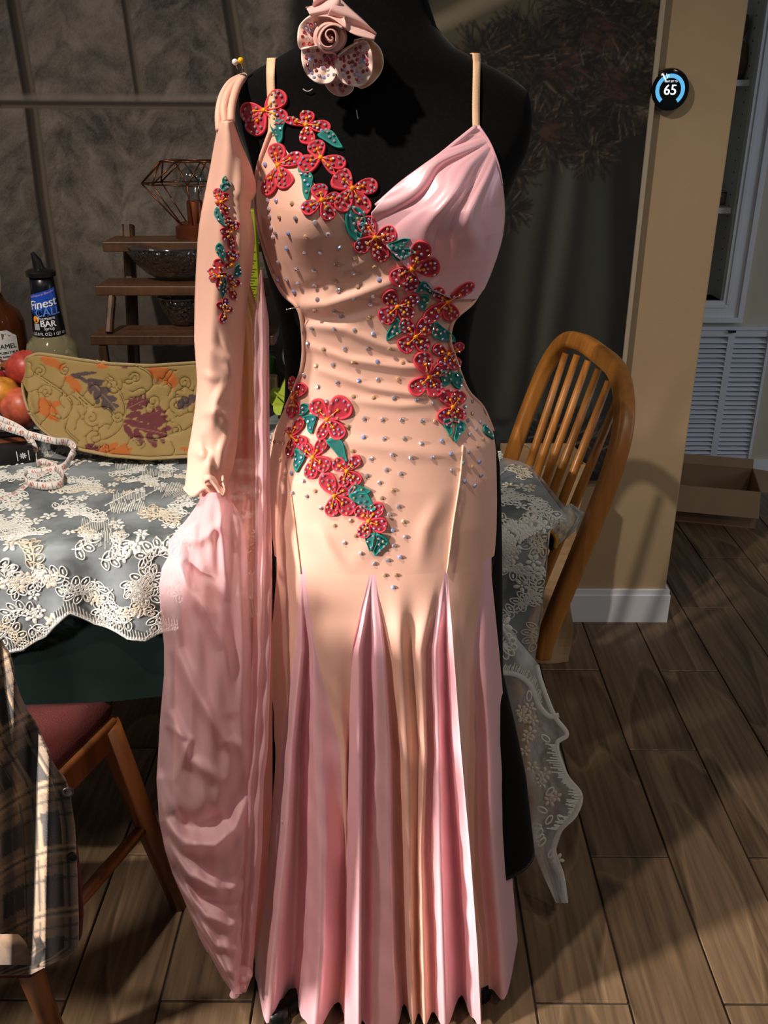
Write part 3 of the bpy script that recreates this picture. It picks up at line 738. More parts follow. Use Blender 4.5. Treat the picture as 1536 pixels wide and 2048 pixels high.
for k in range(26):
    y = rs.uniform(1.40, 1.72); x = interp(y * 1000, [r[0] for r in tabC], [(r[1] * .55 + r[2] * .45) for r in tabC]) / 1000 + rs.uniform(-.022, .022)
    if rs.random() < .5: EC.blossom(x, y, rs.uniform(.010, .015), 1, 5, rs.random() * 6)
    else: pxleaf(x, y, rs.uniform(0, 6.28), .020, .010)
tag(EC.b.build('embroidery', [EMB, EMBC], lc), kind='stuff')
tabF = [(1040, 984, 1126), (1062, 984, 1080), (1110, 984, 1036), (1165, 984, 987)]
fF, yF = patch_rows(tabF, 1.335, 1.30, wave=.006)
b = MB(); b.grid([[fF(u, y) for u in np.linspace(0, 1, 14)] for y in yF]); b.build('tulle', sheer('gathered_tulle', (236, 236, 232), .85, .4, noise=(45, .3)), lc)
EF = pxemb(1.31, 1.285, 1040, 1165)
for k in range(80):
    y = rs.uniform(1.045, 1.15); xm = interp(y * 1000, [r[0] for r in tabF], [r[2] for r in tabF]) / 1000
    if xm - .984 > .02: EF.blossom(rs.uniform(.986, xm - .008), y, rs.uniform(.008, .014), 0, 5, rs.random() * 6)
tag(EF.b.build('embroidery', [EMB, EMBC], lc), kind='stuff')

# ---------------------------------------------------------------- three-tier wooden riser
WALN = wood_mat('walnut_riser_wood', (42, 26, 15), (98, 63, 36), ring=6, stretch=(.16, 1, 1), fine=90, rnd=.08)
rz = [P(300, 681, 1.88).z, P(300, 582, 1.92).z, P(300, 494, 1.96).z]
ris = thing('tiered_riser', (P(370, 681, 1.93).x, 1.95, TH + .008), 'three-tier walnut display riser with glass bowls before the snowy backdrop', 'display riser')
for (yp, x0, x1, D, z) in ((681, 181, 548, 1.88, rz[0]), (582, 191, 541, 1.92, rz[1]), (494, 205, 534, 1.96, rz[2])):
    b = MB(); b.box((P(x0, yp, D).x, D, z - .010), (P(x1, yp, D).x, D + .10, z + .010)); bevel(b.build('shelf', WALN, ris, smooth=False), .002)
def beam(name, p, q, w, d, parent, m, wd=(1, 0, 0)):
    b = MB(); b.bar([p, q], w, d, Vector(wd)); return b.build(name, m, parent, smooth=False)
for xp in (238, 470):
    t0 = P(xp + 14, 452, 2.05); X0 = t0.x
    beam('upright', (X0, 2.07, t0.z), (X0, 1.975, TH + .010), .022, .03, ris, WALN)
    beam('upright', (X0 - .03, 1.885, rz[0] - .012), (X0 - .03, 1.90, TH + .010), .016, .02, ris, WALN)
    beam('upright', (X0 - .012, 1.93, rz[1] - .012), (X0 - .018, 1.90, rz[0] + .012), .014, .02, ris, WALN)
# textured glass bowls
TEXG = thin_glass('cut_glass', (190, 190, 186), .16, .12, (130, .9))
def bowl(px, py, D, z, r, h, label, foot=False):
    c = P(px, py, D); o = thing('glass_bowl', (c.x, D, z), label, 'bowl', None)
    prof = [(0.001, .004), (r * .5, .004), (r * .62, .012), (r * .8, h * .45), (r * .95, h * .8), (r, h), (r * .97, h), (r * .91, h * .78), (r * .76, h * .46), (r * .56, .018), (.001, .012)]
    b = MB(); b.lathe(prof, (c.x, D, z), 40); b.build('bowl_body', TEXG, o)
    b = MB(); b.tube([(c.x + r * .985 * math.cos(a), D + r * .985 * math.sin(a), z + h) for a in np.linspace(0, 6.2832, 41)[:-1]], .003, 8, closed=True); b.build('rim', thin_glass('glass_rim', (150, 152, 150), .3, .1), o)
    return o
bowl(362, 580, 2.03, rz[1] + .0105, .112, .07, 'wide cut-glass bowl on the middle shelf of the wooden riser')
bowl(372, 680, 1.985, rz[0] + .0105, .052, .062, 'small round glass bowl on the lowest shelf of the wooden riser')
bowl(318, 745, 1.80, TH + .010, .058, .085, 'glass bowl with upright rim standing behind the quilted placemat')
# geometric wire lamp on the top shelf
COP = mat('copper_wire', (112, 66, 42), .35, metal=.9); COPB = mat('copper_base', (128, 70, 42), .38, metal=.8, noise=(30, .12))
lx = P(392, 480, 2.02).x; lz = rz[2] + .0105; LD = 2.035
lp = thing('wire_lamp', (lx, LD, lz), 'copper geometric wire lamp with a bare bulb on the riser top shelf', 'lamp')
zr1, zr0 = P(392, 367, LD).z, P(392, 322, LD).z; r1 = lx - P(283, 367, LD).x; r0 = r1 * .62; zb0 = lz + .026
b = MB(); n = 8
mid = [(lx + r1 * math.cos(k * 2 * math.pi / n), LD + r1 * .55 * math.sin(k * 2 * math.pi / n), zr1) for k in range(n)]
top = [(lx + r0 * math.cos((k + .5) * 2 * math.pi / n), LD + r0 * .55 * math.sin((k + .5) * 2 * math.pi / n), zr0) for k in range(n)]
bot = [(lx + .034 * math.cos(k * 2 * math.pi / n), LD + .034 * math.sin(k * 2 * math.pi / n), zb0) for k in range(n)]
for k in range(n):
    for p, q in ((mid[k], mid[(k + 1) % n]), (top[k], top[(k + 1) % n]), (mid[k], top[k]), (mid[(k + 1) % n], top[k]), (mid[k], bot[k])):
        w = MB(); w.tube([p, q], .0017, 6); w.build('wire', COP, lp)
b = MB(); b.lathe([(0, 0), (.044, 0), (.044, .022), (.036, .026), (.036, .03), (0, .03)], (lx, LD, lz), 32); b.build('base', COPB, lp, sharp=40)
b = MB(); b.lathe([(0, .03), (.017, .03), (.017, .07), (.015, .075), (0, .075)], (lx, LD, lz), 24); b.build('socket', COPB, lp, sharp=40)
b = MB(); b.lathe([(.012, .074), (.013, .082), (.024, .100), (.028, .116), (.023, .133), (.011, .142), (.001, .144)], (lx, LD, lz), 28); b.build('bulb', GLASS, lp)

# ---------------------------------------------------------------- bottles
def lathe_thing(name, px, py, D, prof, m, parent, z=TH + .008, n=36):
    c = P(px, py, D); b = MB(); b.lathe(prof, (c.x, D, z), n); return b.build(name, m, parent), c
SYD = 1.80; s0 = P(105, 705, SYD)
sy = thing('syrup_bottle', (s0.x, SYD, TH + .008), 'clear bar syrup bottle with a blue and black neck label and black pourer', 'bottle')
zz = lambda y: P(90, y, SYD).z - TH - .008
h_lab0, h_lab1, h_cap = zz(667), zz(578), zz(543)
SYR = mat('pale_syrup_plastic', (206, 196, 150), .08, trans=.75, ior=1.35, bump=(40, .1))
rb = (P(155, 690, SYD).x - P(52, 690, SYD).x) / 2
b = MB(); b.lathe([(0, 0), (rb * .95, .003), (rb, .012), (rb, .08), (rb * .96, .088), (rb, .096), (rb, .14), (rb * .97, h_lab0 - .045), (rb * .99, h_lab0 - .036), (rb * .9, h_lab0 - .018), (rb * .62, h_lab0 - .003), (rb * .56, h_lab0 + .002), (.001, h_lab0 + .004)], (s0.x, SYD, TH + .008), 40); b.build('bottle_body', SYR, sy)
LABK = mat('black_label', (12, 13, 18), .3); LABB = mat('blue_label', (28, 74, 178), .3); CAPK = mat('black_plastic', (16, 16, 17), .35)
rn0, rn1 = rb * .60, rb * .44
b = MB(); b.lathe([(rn0, h_lab0 - .002), (rn0 * .985, h_lab0 + .012), (rn1 * 1.04, h_lab1), (rn1, h_cap), (.001, h_cap)], (s0.x, SYD, TH + .008), 40, mis=[0, 0, 0, 0]); b.build('neck_sleeve', [LABK], sy)
def on_neck(vs, th0, h0, off=.0007, rot=0.):
    out = []
    for v in vs:
        x, y = v[0] * math.cos(rot) - v[1] * math.sin(rot), v[0] * math.sin(rot) + v[1] * math.cos(rot)
        hh = h0 + y; r = interp(hh, [h_lab0 - .002, h_lab1, h_cap], [rn0, rn1 * 1.04, rn1]) + off; th_ = th0 + x / r
        out.append((s0.x + r * math.sin(th_), SYD - r * math.cos(th_), TH + .008 + hh))
    return out
face = .12   # label front faces slightly right of the camera
hl = h_lab1 - h_lab0
def band(x0, x1, y0, y1, name, m, off, nx=12, ny=4, shear=0):
    b = MB(); b.grid([on_neck([(x, y + shear * x) for x in np.linspace(x0, x1, nx)], face, h_lab0, off) for y in np.linspace(y0, y1, ny)]); return b.build(name, m, sy)
band(-.030, .030, hl * .40, hl * .98, 'blue_panel', LABB, .0004, shear=.25)
band(-.011, .026, hl * .16, hl * .32, 'brown_panel', mat('brown_label', (92, 40, 26), .4), .0005)
WHT = mat('white_print', (236, 238, 240), .5); LBL = mat('light_blue_print', (90, 140, 220), .5); ORP = mat('orange_print', (236, 160, 40), .5); PKP = mat('lilac_print', (190, 160, 220), .5)
def neck_text(t, size, x, y, m, name='lettering', rot=.18, bold=0):
    vs, fs = text_geo(t, size); b = MB()
    for k in range(bold + 1): b.add(on_neck([(v.x + x + k * .0006, v.y + y) for v in vs], face, h_lab0, .0009 + .0002 * k, 0) if rot == 0 else on_neck([(v.x + x + k * .0006, v.y + y + (v.x) * rot) for v in vs], face, h_lab0, .0009 + .0002 * k), fs)
    return b.build(name, m, sy, smooth=False)
neck_text('Finest', .024, .000, hl * .72, WHT, bold=2); neck_text('CALL', .022, .009, hl * .54, LBL, bold=1, rot=.1)
neck_text('Premium', .0095, .004, hl * .405, WHT, rot=.08); neck_text('BAR', .0165, .006, hl * .285, WHT, rot=0, bold=2); neck_text('Syrup', .009, .008, hl * .185, WHT, rot=0)
neck_text('1 L (33.8 FL OZ) 1 QT 1.8', .0075, .001, hl * .06, WHT, rot=0); neck_text('All Natural Blended', .0065, .001, hl * .93, PKP, rot=.25)
b = MB(); b.grid([on_neck([(x * .9 - .017, y) for x in np.linspace(-.007, .007, 5)], face, h_lab0 + hl * .22, .0007) for y in np.linspace(-.006, .006, 4)]); b.build('glass_picture', mat('grey_print', (170, 172, 180), .4), sy)
b = MB(); b.add(on_neck([(-.017 + .007 * math.cos(t), .007 * math.sin(t)) for t in np.linspace(0, 6.28, 13)[:-1]], face, h_lab0 + hl * .38, .0009), [tuple(range(12))]); b.build('orange_picture', ORP, sy)
b = MB(); b.lathe([(rn1 * 1.22, h_cap - .008), (rn1 * 1.25, h_cap), (rn1 * 1.05, h_cap + .004), (.0075, h_cap + .006)], (s0.x, SYD, TH + .008), 30); b.tube([(s0.x - .002, SYD, TH + .008 + h_cap + .004), (s0.x - .004, SYD, TH + .008 + h_cap + .02), (s0.x - .009, SYD - .004, TH + .008 + h_cap + .036)], [.011, .009, .0035], 12); b.build('pourer', CAPK, sy, sharp=40)

CD = 1.82; c0 = P(-2, 700, CD)
cb_ = thing('caramel_bottle', (c0.x, CD, TH + .008), 'amber syrup bottle with a white paper label at the left edge of the table', 'bottle')
AMB = mat('amber_syrup', (96, 52, 22), .08, trans=.55, ior=1.35); rc = P(55, 660, CD).x - P(-2, 660, CD).x
hz = lambda y: P(20, y, CD).z - TH - .008 + (.020 if y > 660 else 0)
b = MB(); b.lathe([(0, 0), (rc, .004), (rc, hz(645)), (rc * .88, hz(625)), (rc * .5, hz(605)), (rc * .40, hz(590)), (rc * .38, hz(560)), (.001, hz(560))], (c0.x, CD, TH + .008), 40); b.build('bottle_body', AMB, cb_)
b = MB(); b.lathe([(rc * .44, hz(584)), (rc * .44, hz(545)), (.001, hz(543))], (c0.x, CD, TH + .008), 28); b.build('cap', mat('cream_cap', (180, 168, 140), .5), cb_)
def cwrap(x, h, off): th_ = x / rc; r = rc + off; return (c0.x + r * math.sin(th_), CD - r * math.cos(th_), TH + .008 + h)
PAPER = mat('white_paper_label', (206, 208, 206), .7)
xe = rc * 1.08
b = MB(); b.grid([[cwrap(x, min(hz(680), h + .0), .0006) for x in np.linspace(-.01, xe, 18)] for h in np.linspace(hz(752), hz(684), 6)]); b.grid([[cwrap(x, hz(684), .0006) for x in np.linspace(-.01, xe, 14)], [cwrap(x * .7, hz(671), .0006) for x in np.linspace(-.01, xe, 14)]]); b.build('paper_label', PAPER, cb_)
INK = mat('dark_ink', (30, 32, 38), .6)
def ctext(t, s, x, h, name='lettering'):
    vs, fs = text_geo(t, s); b = MB(); b.add([cwrap(v.x + x, v.y + h, .0010) for v in vs], fs); b.add([cwrap(v.x + x + .0004, v.y + h, .0012) for v in vs], fs); b.build(name, INK, cb_, smooth=False)
ctext('CARAMEL', .013, xe - .033, hz(702))
for i, t in enumerate(('INFUSED SYRUP', 'rich buttery taste', 'for your coffee', 'or cocktails and', 'dessert drinks')): ctext(t, .006, xe - .024, hz(714 + i * 7))
b = MB(); b.add([cwrap(xe - .030, hz(688), .001), cwrap(xe - .012, hz(682), .001), cwrap(xe - .030, hz(676), .001)], [(0, 1, 2)]); b.build('emblem', mat('brown_emblem', (110, 92, 66), .6), cb_, smooth=False)

# ---------------------------------------------------------------- fruit in a clear clamshell
def pome(px, py, D, r, label, m, crown=None, name='pomegranate', cat='pomegranate'):
    c = P(px, py, D); o = thing(name, tuple(c - Vector((0, 0, r))), label, cat)
    b = MB(); bm = bmesh.new(); bmesh.ops.create_uvsphere(bm, u_segments=24, v_segments=16, radius=r)
    b.add([c + Vector((v.co.x * (1 + .05 * math.sin(v.co.z / r * 3 + px)), v.co.y, v.co.z * .96 * (1 + .03 * math.sin(4 * math.atan2(v.co.y, v.co.x))))) for v in bm.verts], [tuple(v.index for v in f.verts) for f in bm.faces]); bm.free()
    b.build('fruit_body', m, o)
    if crown:
        d = Vector(crown).normalized(); e = d.orthogonal().normalized(); g = d.cross(e); b = MB(); n = 6
        for k in range(n):
            a = k * 2 * math.pi / n; u = e * math.cos(a) + g * math.sin(a); w = e * -math.sin(a) + g * math.cos(a); base = c + d * r * .92
            b.add([base + u * .007 - w * .005, base + u * .007 + w * .005, base + d * .018 + u * .013], [(0, 1, 2)])
            b.add([base + u * .0075 - w * .005, base + u * .0075 + w * .005, base + d * .018 + u * .0135], [(2, 1, 0)])
        b.tube([c + d * r * .85, c + d * (r + .008)], [.011, .008], 10); b.build('crown', mat('dried_crown', (130, 74, 44), .8, noise=(80, .3)), o, smooth=False)
POM = mat('pomegranate_skin', (172, 62, 50), .38, noise=(75, .35)); POMY = mat('pomegranate_skin_blush', (190, 92, 66), .38, noise=(60, .4)); MANG = mat('mango_skin', (206, 136, 48), .4, noise=(50, .45)); POMD = mat('dark_red_skin', (150, 34, 34), .35, noise=(16, .35))
pome(52, 738, 1.72, .037, 'red pomegranate on top of the fruit, its crown toward the label', POM, (-1, -.25, .25))
pome(44, 816, 1.66, .040, 'pinkish red pomegranate lowest, behind the tape measure', POMY, (.6, .6, -.4))
pome(4, 788, 1.67, .034, 'yellow-orange fruit at the left edge between the pomegranates', MANG, None, 'mango', 'fruit')
pome(-8, 764, 1.74, .026, 'dark red fruit at the left edge under the paper label', POMD, None, 'plum', 'fruit')
CLR = thin_glass('clear_plastic', (224, 226, 228), .2, .08, (30, .5))
q0 = Pz(-40, 900, TH + .008); cl = thing('plastic_clamshell', tuple(Pz(20, 870, TH + .008)), 'clear plastic clamshell of fruit under the tape measure', 'container')
b = MB()
c = Vector((P(18, 800, 1.67).x, 1.685, TH + .009)); 
for i, (s, z) in enumerate(((.80, 0.), (.92, .035), (1.0, .048), (1.05, .048), (1.05, .053))): pass
rows = [[c + Vector((sx * s * (1 if abs(math.cos(t)) > 0 else 1) * math.copysign(abs(math.cos(t)) ** .5, math.cos(t)), sx * .72 * s * math.copysign(abs(math.sin(t)) ** .5, math.sin(t)), z)) for t in np.linspace(0, 2 * math.pi, 41)[:-1]] for sx, s, z in ((.105, .80, 0.), (.105, .92, .035), (.105, 1.0, .048), (.105, 1.06, .048), (.105, 1.06, .053))]
b.grid(rows, 0, True); solidify(b.build('tray', CLR, cl), .0008)

# small dark boxes at the table's left edge
BOXK = mat('black_card', (20, 20, 22), .35, noise=(40, .2))
def card_box(name, pxs, z0, hgt, label, prints):
    pts = [Pz(x, y, z0) for x, y in pxs]
    o = thing(name, tuple(sum(pts, Vector()) / 4), label, 'box'); b = MB(); up = Vector((0, 0, hgt))
    b.add(pts + [p + up for p in pts], [(3, 2, 1, 0), (4, 5, 6, 7), (0, 1, 5, 4), (1, 2, 6, 5), (2, 3, 7, 6), (3, 0, 4, 7)]); bevel(b.build('carton', BOXK, o, smooth=False), .0015)
    prints(o, pts, up)
def prints1(o, p, up):
    ex = (p[1] - p[0]).normalized(); L_ = (p[1] - p[0]).length; nrm = ex.cross(Vector((0, 0, 1))).normalized(); 
    if nrm.y > 0: nrm = -nrm
    b = MB(); base = p[1] + nrm * .0016
    def at(x, z): return base - ex * x + Vector((0, 0, z))
    for x in (.008, .028): b.add([at(x + .0008, .007), at(x - .0008, .007), at(x - .0008, .026), at(x + .0008, .026)], [(0, 1, 2, 3)])
    for k in range(8):
        a = k * math.pi / 4; d = (math.cos(a), math.sin(a)); e = (-d[1] * .001, d[0] * .001); cx, cz = .018, .0165
        b.add([at(cx + d[0] * .001 - e[0], cz + d[1] * .001 - e[1]), at(cx + d[0] * .006 - e[0], cz + d[1] * .006 - e[1]), at(cx + d[0] * .006 + e[0], cz + d[1] * .006 + e[1]), at(cx + d[0] * .001 + e[0], cz + d[1] * .001 + e[1])], [(0, 1, 2, 3)])
    b.build('printed_marks', WHT, o, smooth=False)
    b = MB(); tz = Vector((0, 0, up.z + .0004)); 
    for f0, f1, m_ in ((.25, .5, 0),): b.add([p[0].lerp(p[3], f0) + tz, p[1].lerp(p[2], f0) + tz, p[1].lerp(p[2], f1) + tz, p[0].lerp(p[3], f1) + tz], [(0, 1, 2, 3)])
    b.build('copper_stripe', mat('copper_print', (150, 92, 62), .3, metal=.5, noise=(50, .3)), o, smooth=False)
card_box('carton', [(-50, 938), (70, 926), (62, 888), (-50, 898)], TH + .010, .034, 'small black carton with copper stripe beside the tape measure', prints1)

# ---------------------------------------------------------------- quilted placemat standing on edge
oux = [42, 50, 75, 110, 160, 220, 300, 390, 440, 486]
top_ = [760, 716, 704, 708, 716, 724, 728, 722, 722, 735]
bot_ = [770, 818, 856, 884, 903, 915, 921, 916, 905, 880]
nu, nv = 240, 96
ux = np.concatenate([42 + 8 * np.linspace(0, 1, 9)[:-1] ** 2, np.linspace(50, 486, nu - 8)]); U = np.repeat(ux[None, :], nv, 0)
T = np.interp(ux, oux, top_); B_ = np.interp(ux, oux, bot_)
def smooth1(a, n=9): k = np.ones(n) / n; return np.convolve(np.pad(a, n // 2, 'edge'), k, 'valid')
T = smooth1(T); B_ = smooth1(B_)
vv = np.linspace(0, 1, nv)[:, None]; Yp = B_[None, :] * (1 - vv) + T[None, :] * vv
mcol = np.broadcast_to(L3((178, 150, 92)), U.shape + (3,)).copy()
mcol = mcol * (1 + .10 * (vnoise(U / 25, Yp / 25, 51) - .5))[..., None]
def ell(cx, cy, rx, ry, ang): 
    a = math.radians(ang); dx, dy = U - cx, Yp - cy; return ((dx * math.cos(a) + dy * math.sin(a)) / rx) ** 2 + ((-dx * math.sin(a) + dy * math.cos(a)) / ry) ** 2
def leafprint(els, c, vein=None):
    global mcol
    f = np.full(U.shape, 9.)
    for e in els: f = np.minimum(f, ell(*e))
    f = f + .5 * (vnoise(U / 5, Yp / 5, 61) - .5)
    k = 1 - sm(.85, 1.1, f); mcol = mixc(mcol, c, k * .92)
    if vein: mcol = mixc(mcol, (196, 150, 110), np.exp(-(seg_dist(U, Yp, vein) / .9) ** 2) * .6 * k)
def oak(cx, cy, l, ang, w=.42):
    a = math.radians(ang); out = [(cx, cy, l * .5, l * .09, ang)]
    for k, s in ((-.3, .8), (-.05, 1.), (.22, .9), (.42, .55)):
        for sg in (-1, 1):
            x = cx + l * k * math.cos(a) - sg * l * w * .32 * s * math.sin(a); y = cy + l * k * math.sin(a) + sg * l * w * .32 * s * math.cos(a)
            out.append((x, y, l * .2 * s, l * .075 * s + 1.2, ang + sg * 38))
    return out
OR_, PL_, PU_ = (206, 112, 46), (112, 34, 58), (82, 66, 76)
def px3(x, y): return x / 3.2, 400 + y / 3.2
leafprint([(*px3(300, 1340), 9, 22, 60), (*px3(330, 1330), 8, 20, -40), (*px3(265, 1310), 8, 14, 10), (*px3(320, 1390), 24, 7, 25), (*px3(360, 1310), 10, 6, 0)], OR_)
leafprint([(*px3(470, 1175), 8, 20, -25), (*px3(500, 1190), 7, 15, -30), (*px3(440, 1150), 9, 6, 30)], OR_)
leafprint([(*px3(340, 1040), 20, 9, 15), (*px3(380, 1060), 12, 8, 35), (*px3(300, 1020), 12, 6, 0)], OR_)
leafprint(oak(*px3(730, 1612), 72, 4, .35), OR_); leafprint(oak(*px3(1040, 1120), 62, 28, .45), OR_); leafprint([(*px3(1105, 1160), 8, 14, -15)], OR_)
leafprint([(*px3(660, 1060), 14, 5, 5)], OR_); leafprint([(*px3(1185, 1600), 10, 4, 10)], OR_)
leafprint(oak(*px3(655, 1245), 82, 48, .34) + [(*px3(560, 1160), 24, 4, 30)], PU_, [px3(540, 1110), px3(740, 1330)])
leafprint([(*px3(540, 1112), 26, 4, -6), (*px3(500, 1130), 14, 5, 20), (*px3(620, 1155), 18, 4, 5)], PU_)
leafprint(oak(*px3(1200, 1290), 44, 150, .4), PU_)
leafprint(oak(*px3(885, 1300), 46, -28, .6), PL_, [px3(830, 1330), px3(960, 1265)])
leafprint(oak(*px3(930, 1460), 96, 20, .7) + oak(*px3(990, 1410), 60, -55, .6), PL_, [px3(820, 1450), px3(1060, 1500)])
leafprint([(*px3(830, 1062), 22, 4, -2)], PL_); leafprint(oak(*px3(590, 1592), 30, 20, .5), PL_)
rngm = np.random.RandomState(2); stitches = []
def spiral(cx, cy, r, turns=1.6, a0=0., sg=1): stitches.append([(cx + r * (1 - t / turns * .85) * math.cos(a0 + sg * t * 6.283), cy + r * (1 - t / turns * .85) * math.sin(a0 + sg * t * 6.283)) for t in np.linspace(0, turns, 26)])
for x, y, r in ((300, 1235, 56), (730, 1190, 62), (985, 1290, 52), (1140, 1310, 62), (610, 1530, 66), (590, 1400, 60), (900, 1560, 40), (260, 1100, 44), (1180, 1170, 46), (870, 1140, 40), (420, 1090, 40), (760, 1390, 44), (1130, 1480, 40)):
    spiral(*px3(x, y), r / 3.2, 1.6, rngm.uniform(0, 6), rngm.choice((-1, 1)))
for q in ([(220, 1120), (330, 1190), (430, 1270), (460, 1340), (400, 1420), (330, 1400)], [(680, 1150), (760, 1230), (800, 1330), (790, 1440), (720, 1520), (600, 1570)], [(460, 1250), (520, 1300), (580, 1360)], [(480, 1230), (540, 1290), (600, 1340)], [(1250, 1430), (1150, 1500), (1000, 1540), (850, 1530)], [(1250, 1450), (1150, 1520), (1000, 1560), (850, 1545)], [(560, 1350), (680, 1340), (730, 1400), (700, 1470)],
          [(860, 1060), (960, 1120), (970, 1200), (900, 1260), (820, 1280)], [(440, 1400), (420, 1480), (500, 1560)], [(1010, 1150), (1090, 1200), (1080, 1250)]):
    pts = catmull([px3(*p) for p in q], 8); stitches.append([tuple(p) for p in pts]); stitches.append([(p[0] + 3, p[1] - 4) for p in pts])
for k in range(46):
    x, y = rngm.uniform(50, 400), rngm.uniform(715, 915); a = rngm.uniform(0, 6.28); s = [(x, y)]
    for _ in range(9): a += rngm.normal(0, .7); x += 5 * math.cos(a); y += 5 * math.sin(a); s.append((x, y))
    stitches.append(s)
disp = np.zeros(U.shape)
for s in stitches:
    d = seg_dist(U, Yp, s); disp = np.maximum(disp, np.exp(-(d / 2.3) ** 2)); mcol = mixc(mcol, (210, 186, 130), np.exp(-(d / .8) ** 2) * .45)
edge_d = np.minimum(np.minimum(Yp - T[None, :], B_[None, :] - Yp), (U - 42) * .8 + 2)
bind = 1 - sm(4, 6, edge_d); mcol = mixc(mcol, (196, 170, 118), bind)
disp2 = np.maximum(disp, np.exp(-((edge_d - 6.5) / 1.6) ** 2) * .8)
Dm0 = Pz(300, 922, TH + .012).y
Db = np.interp(ux, [42, 60, 110, 300, 486], [.055, .02, .004, 0, .02])
pos = []
for j in range(nv):
    for i in range(nu):
        t = vv[j, 0]; zt_f = t * .98
        D = Dm0 + Db[i] + .085 * t + .02 * math.sin(t * 3.1) - .0035 * (1 - disp2[j, i]) + .012 * t * math.sin(ux[i] / 60)
        pos.append(P(ux[i], Yp[j, i], D))
b = MB(); b.v = [tuple(p) for p in pos]; idx = np.arange(nu * nv).reshape(nv, nu)
b.f = [tuple(int(k) for k in q) for q in np.stack([idx[:-1, :-1], idx[:-1, 1:], idx[1:, 1:], idx[1:, :-1]], -1).reshape(-1, 4)]; b.m = [0] * len(b.f)
pmo = b.build('quilted_placemat', mat('quilted_cotton', (178, 150, 92), .85, vcol=True, bump=(700, .15)), cols=mcol.reshape(-1, 3) * .78)
solidify(pmo, .004, 1); tag(pmo, 'tan quilted oval placemat with printed autumn leaves leaning behind the lace cloth', 'placemat')

# ---------------------------------------------------------------- tape measure
TAPE = mat('white_tape', (240, 232, 224), .45); TINK = mat('red_tape_print', (206, 60, 48), .5); TBLK = mat('grey_tape_ticks', (90, 80, 78), .5)
tm = thing('tape_measure', tuple(Pz(90, 930, TH + .01)), 'white dressmaker tape measure looped on the lace cloth beside the placemat', 'tape measure')
def zt(x, y, dz): return Pz(x, y, TH + .010 + dz)
path = [zt(-30, 838, .075), zt(20, 858, .068), zt(70, 872, .060), zt(110, 882, .050), zt(136, 884, .040), zt(148, 898, .028), zt(140, 916, .016), zt(126, 934, .008), zt(100, 940, .006), zt(70, 944, .006), zt(54, 946, .007), zt(48, 958, .008), zt(62, 968, .008), zt(95, 972, .008), zt(122, 966, .008), zt(126, 952, .009), zt(112, 936, .010), zt(88, 924, .010), zt(74, 926, .010), zt(72, 910, .014), zt(66, 890, .030), zt(52, 868, .048), zt(30, 852, .060), zt(-10, 834, .07)]
path2 = [zt(108, 934, .006), zt(84, 948, .005), zt(58, 966, .004), zt(34, 984, .003), zt(12, 994, .002), zt(-20, 1004, .002)]
def ribbon(path, flat, w, name):
    pts = [Vector(p) for p in catmull(path, 7)]; b = MB(); L_ = []; acc = 0; rows = []
    for i, p in enumerate(pts):
        t = (pts[min(i + 1, len(pts) - 1)] - pts[max(i - 1, 0)]).normalized(); s = i / (len(pts) - 1)
        upv = Vector((0, 0, 1)) if not flat else Vector((0, 0, 1)).cross(t).normalized()
        if not flat: upv = (Vector((0, .55, 1))).normalized()
        upv = (upv - t * upv.dot(t)).normalized(); nn = t.cross(upv)
        if i: acc += (p - pts[i - 1]).length
        L_.append((p, upv, nn, acc))
    b.grid([[p - u * w / 2 for p, u, n_, a in L_], [p + u * w / 2 for p, u, n_, a in L_]]); solidify(b.build(name, TAPE, tm), .0006, 0)
    total = L_[-1][3]; tk = MB(); nm = MB(); acc_ = [l[3] for l in L_]
    def at(s):
        i = int(np.clip(np.searchsorted(acc_, s), 1, len(L_) - 1)); f = (s - acc_[i - 1]) / max(acc_[i] - acc_[i - 1], 1e-6)
        return L_[i - 1][0].lerp(L_[i][0], f), L_[i][1], L_[i][2], (L_[i][0] - L_[i - 1][0]).normalized()
    k = 0; s = .004
    while s < total:
        p, u, n_, t = at(s); l = w * (.9 if k % 4 == 0 else .35)
        for sg in (-1, 1):
            q = p + n_ * .0008 * sg - u * w * .5; tk.add([q - t * .0004, q + t * .0004, q + t * .0004 + u * l, q - t * .0004 + u * l], [(0, 1, 2, 3)])
        if k % 4 == 2:
            vs, fs = text_geo(str(46 + k // 4), w * .75)
            for sg in (-1, 1): nm.add([p + t * v.x * sg + u * v.y * sg + n_ * .0009 * sg for v in vs], fs)
        k += 1; s += .0064
    tk.build('tick_marks', TBLK, tm, smooth=False); nm.build('numerals', TINK, tm, smooth=False)
ribbon(path, False, .0125, 'tape'); ribbon(path2, True, .0125, 'tape')

# ---------------------------------------------------------------- bits seen between the drape and the mannequin
YB = mat('yellow_green_card', (150, 158, 24), .5, noise=(30, .12))
a0, a1 = P(494, 600, 1.86), P(520, 418, 1.86)
yb = thing('yellow_box', (a0.x + .02, 1.88, TH + .008), 'narrow yellow-green printed box standing behind the pinned sleeve', 'box')
b = MB(); b.box((a0.x - .03, 1.845, TH + .008), (P(517, 560, 1.845).x, 1.875, P(510, 420, 1.845).z)); bevel(b.build('carton', YB, yb, smooth=False), .002)
b = MB(); xr_ = P(517, 560, 1.845).x
for k in range(26):
    z = P(510, 470, 1.845).z - k * .0055; b.box((xr_ - .018, 1.8443, z), (xr_ - .003 - .004 * (k % 3), 1.8448, z + .0018))
b.build('printed_text', mat('olive_print', (70, 76, 20), .6), yb, smooth=False)
gj = thing('green_jar', (P(526, 720, 2.08).x, 2.08, TH + .008), 'small green lidded jar behind the chiffon drape', 'jar'); zj = P(528, 716, 2.08).z - TH - .008
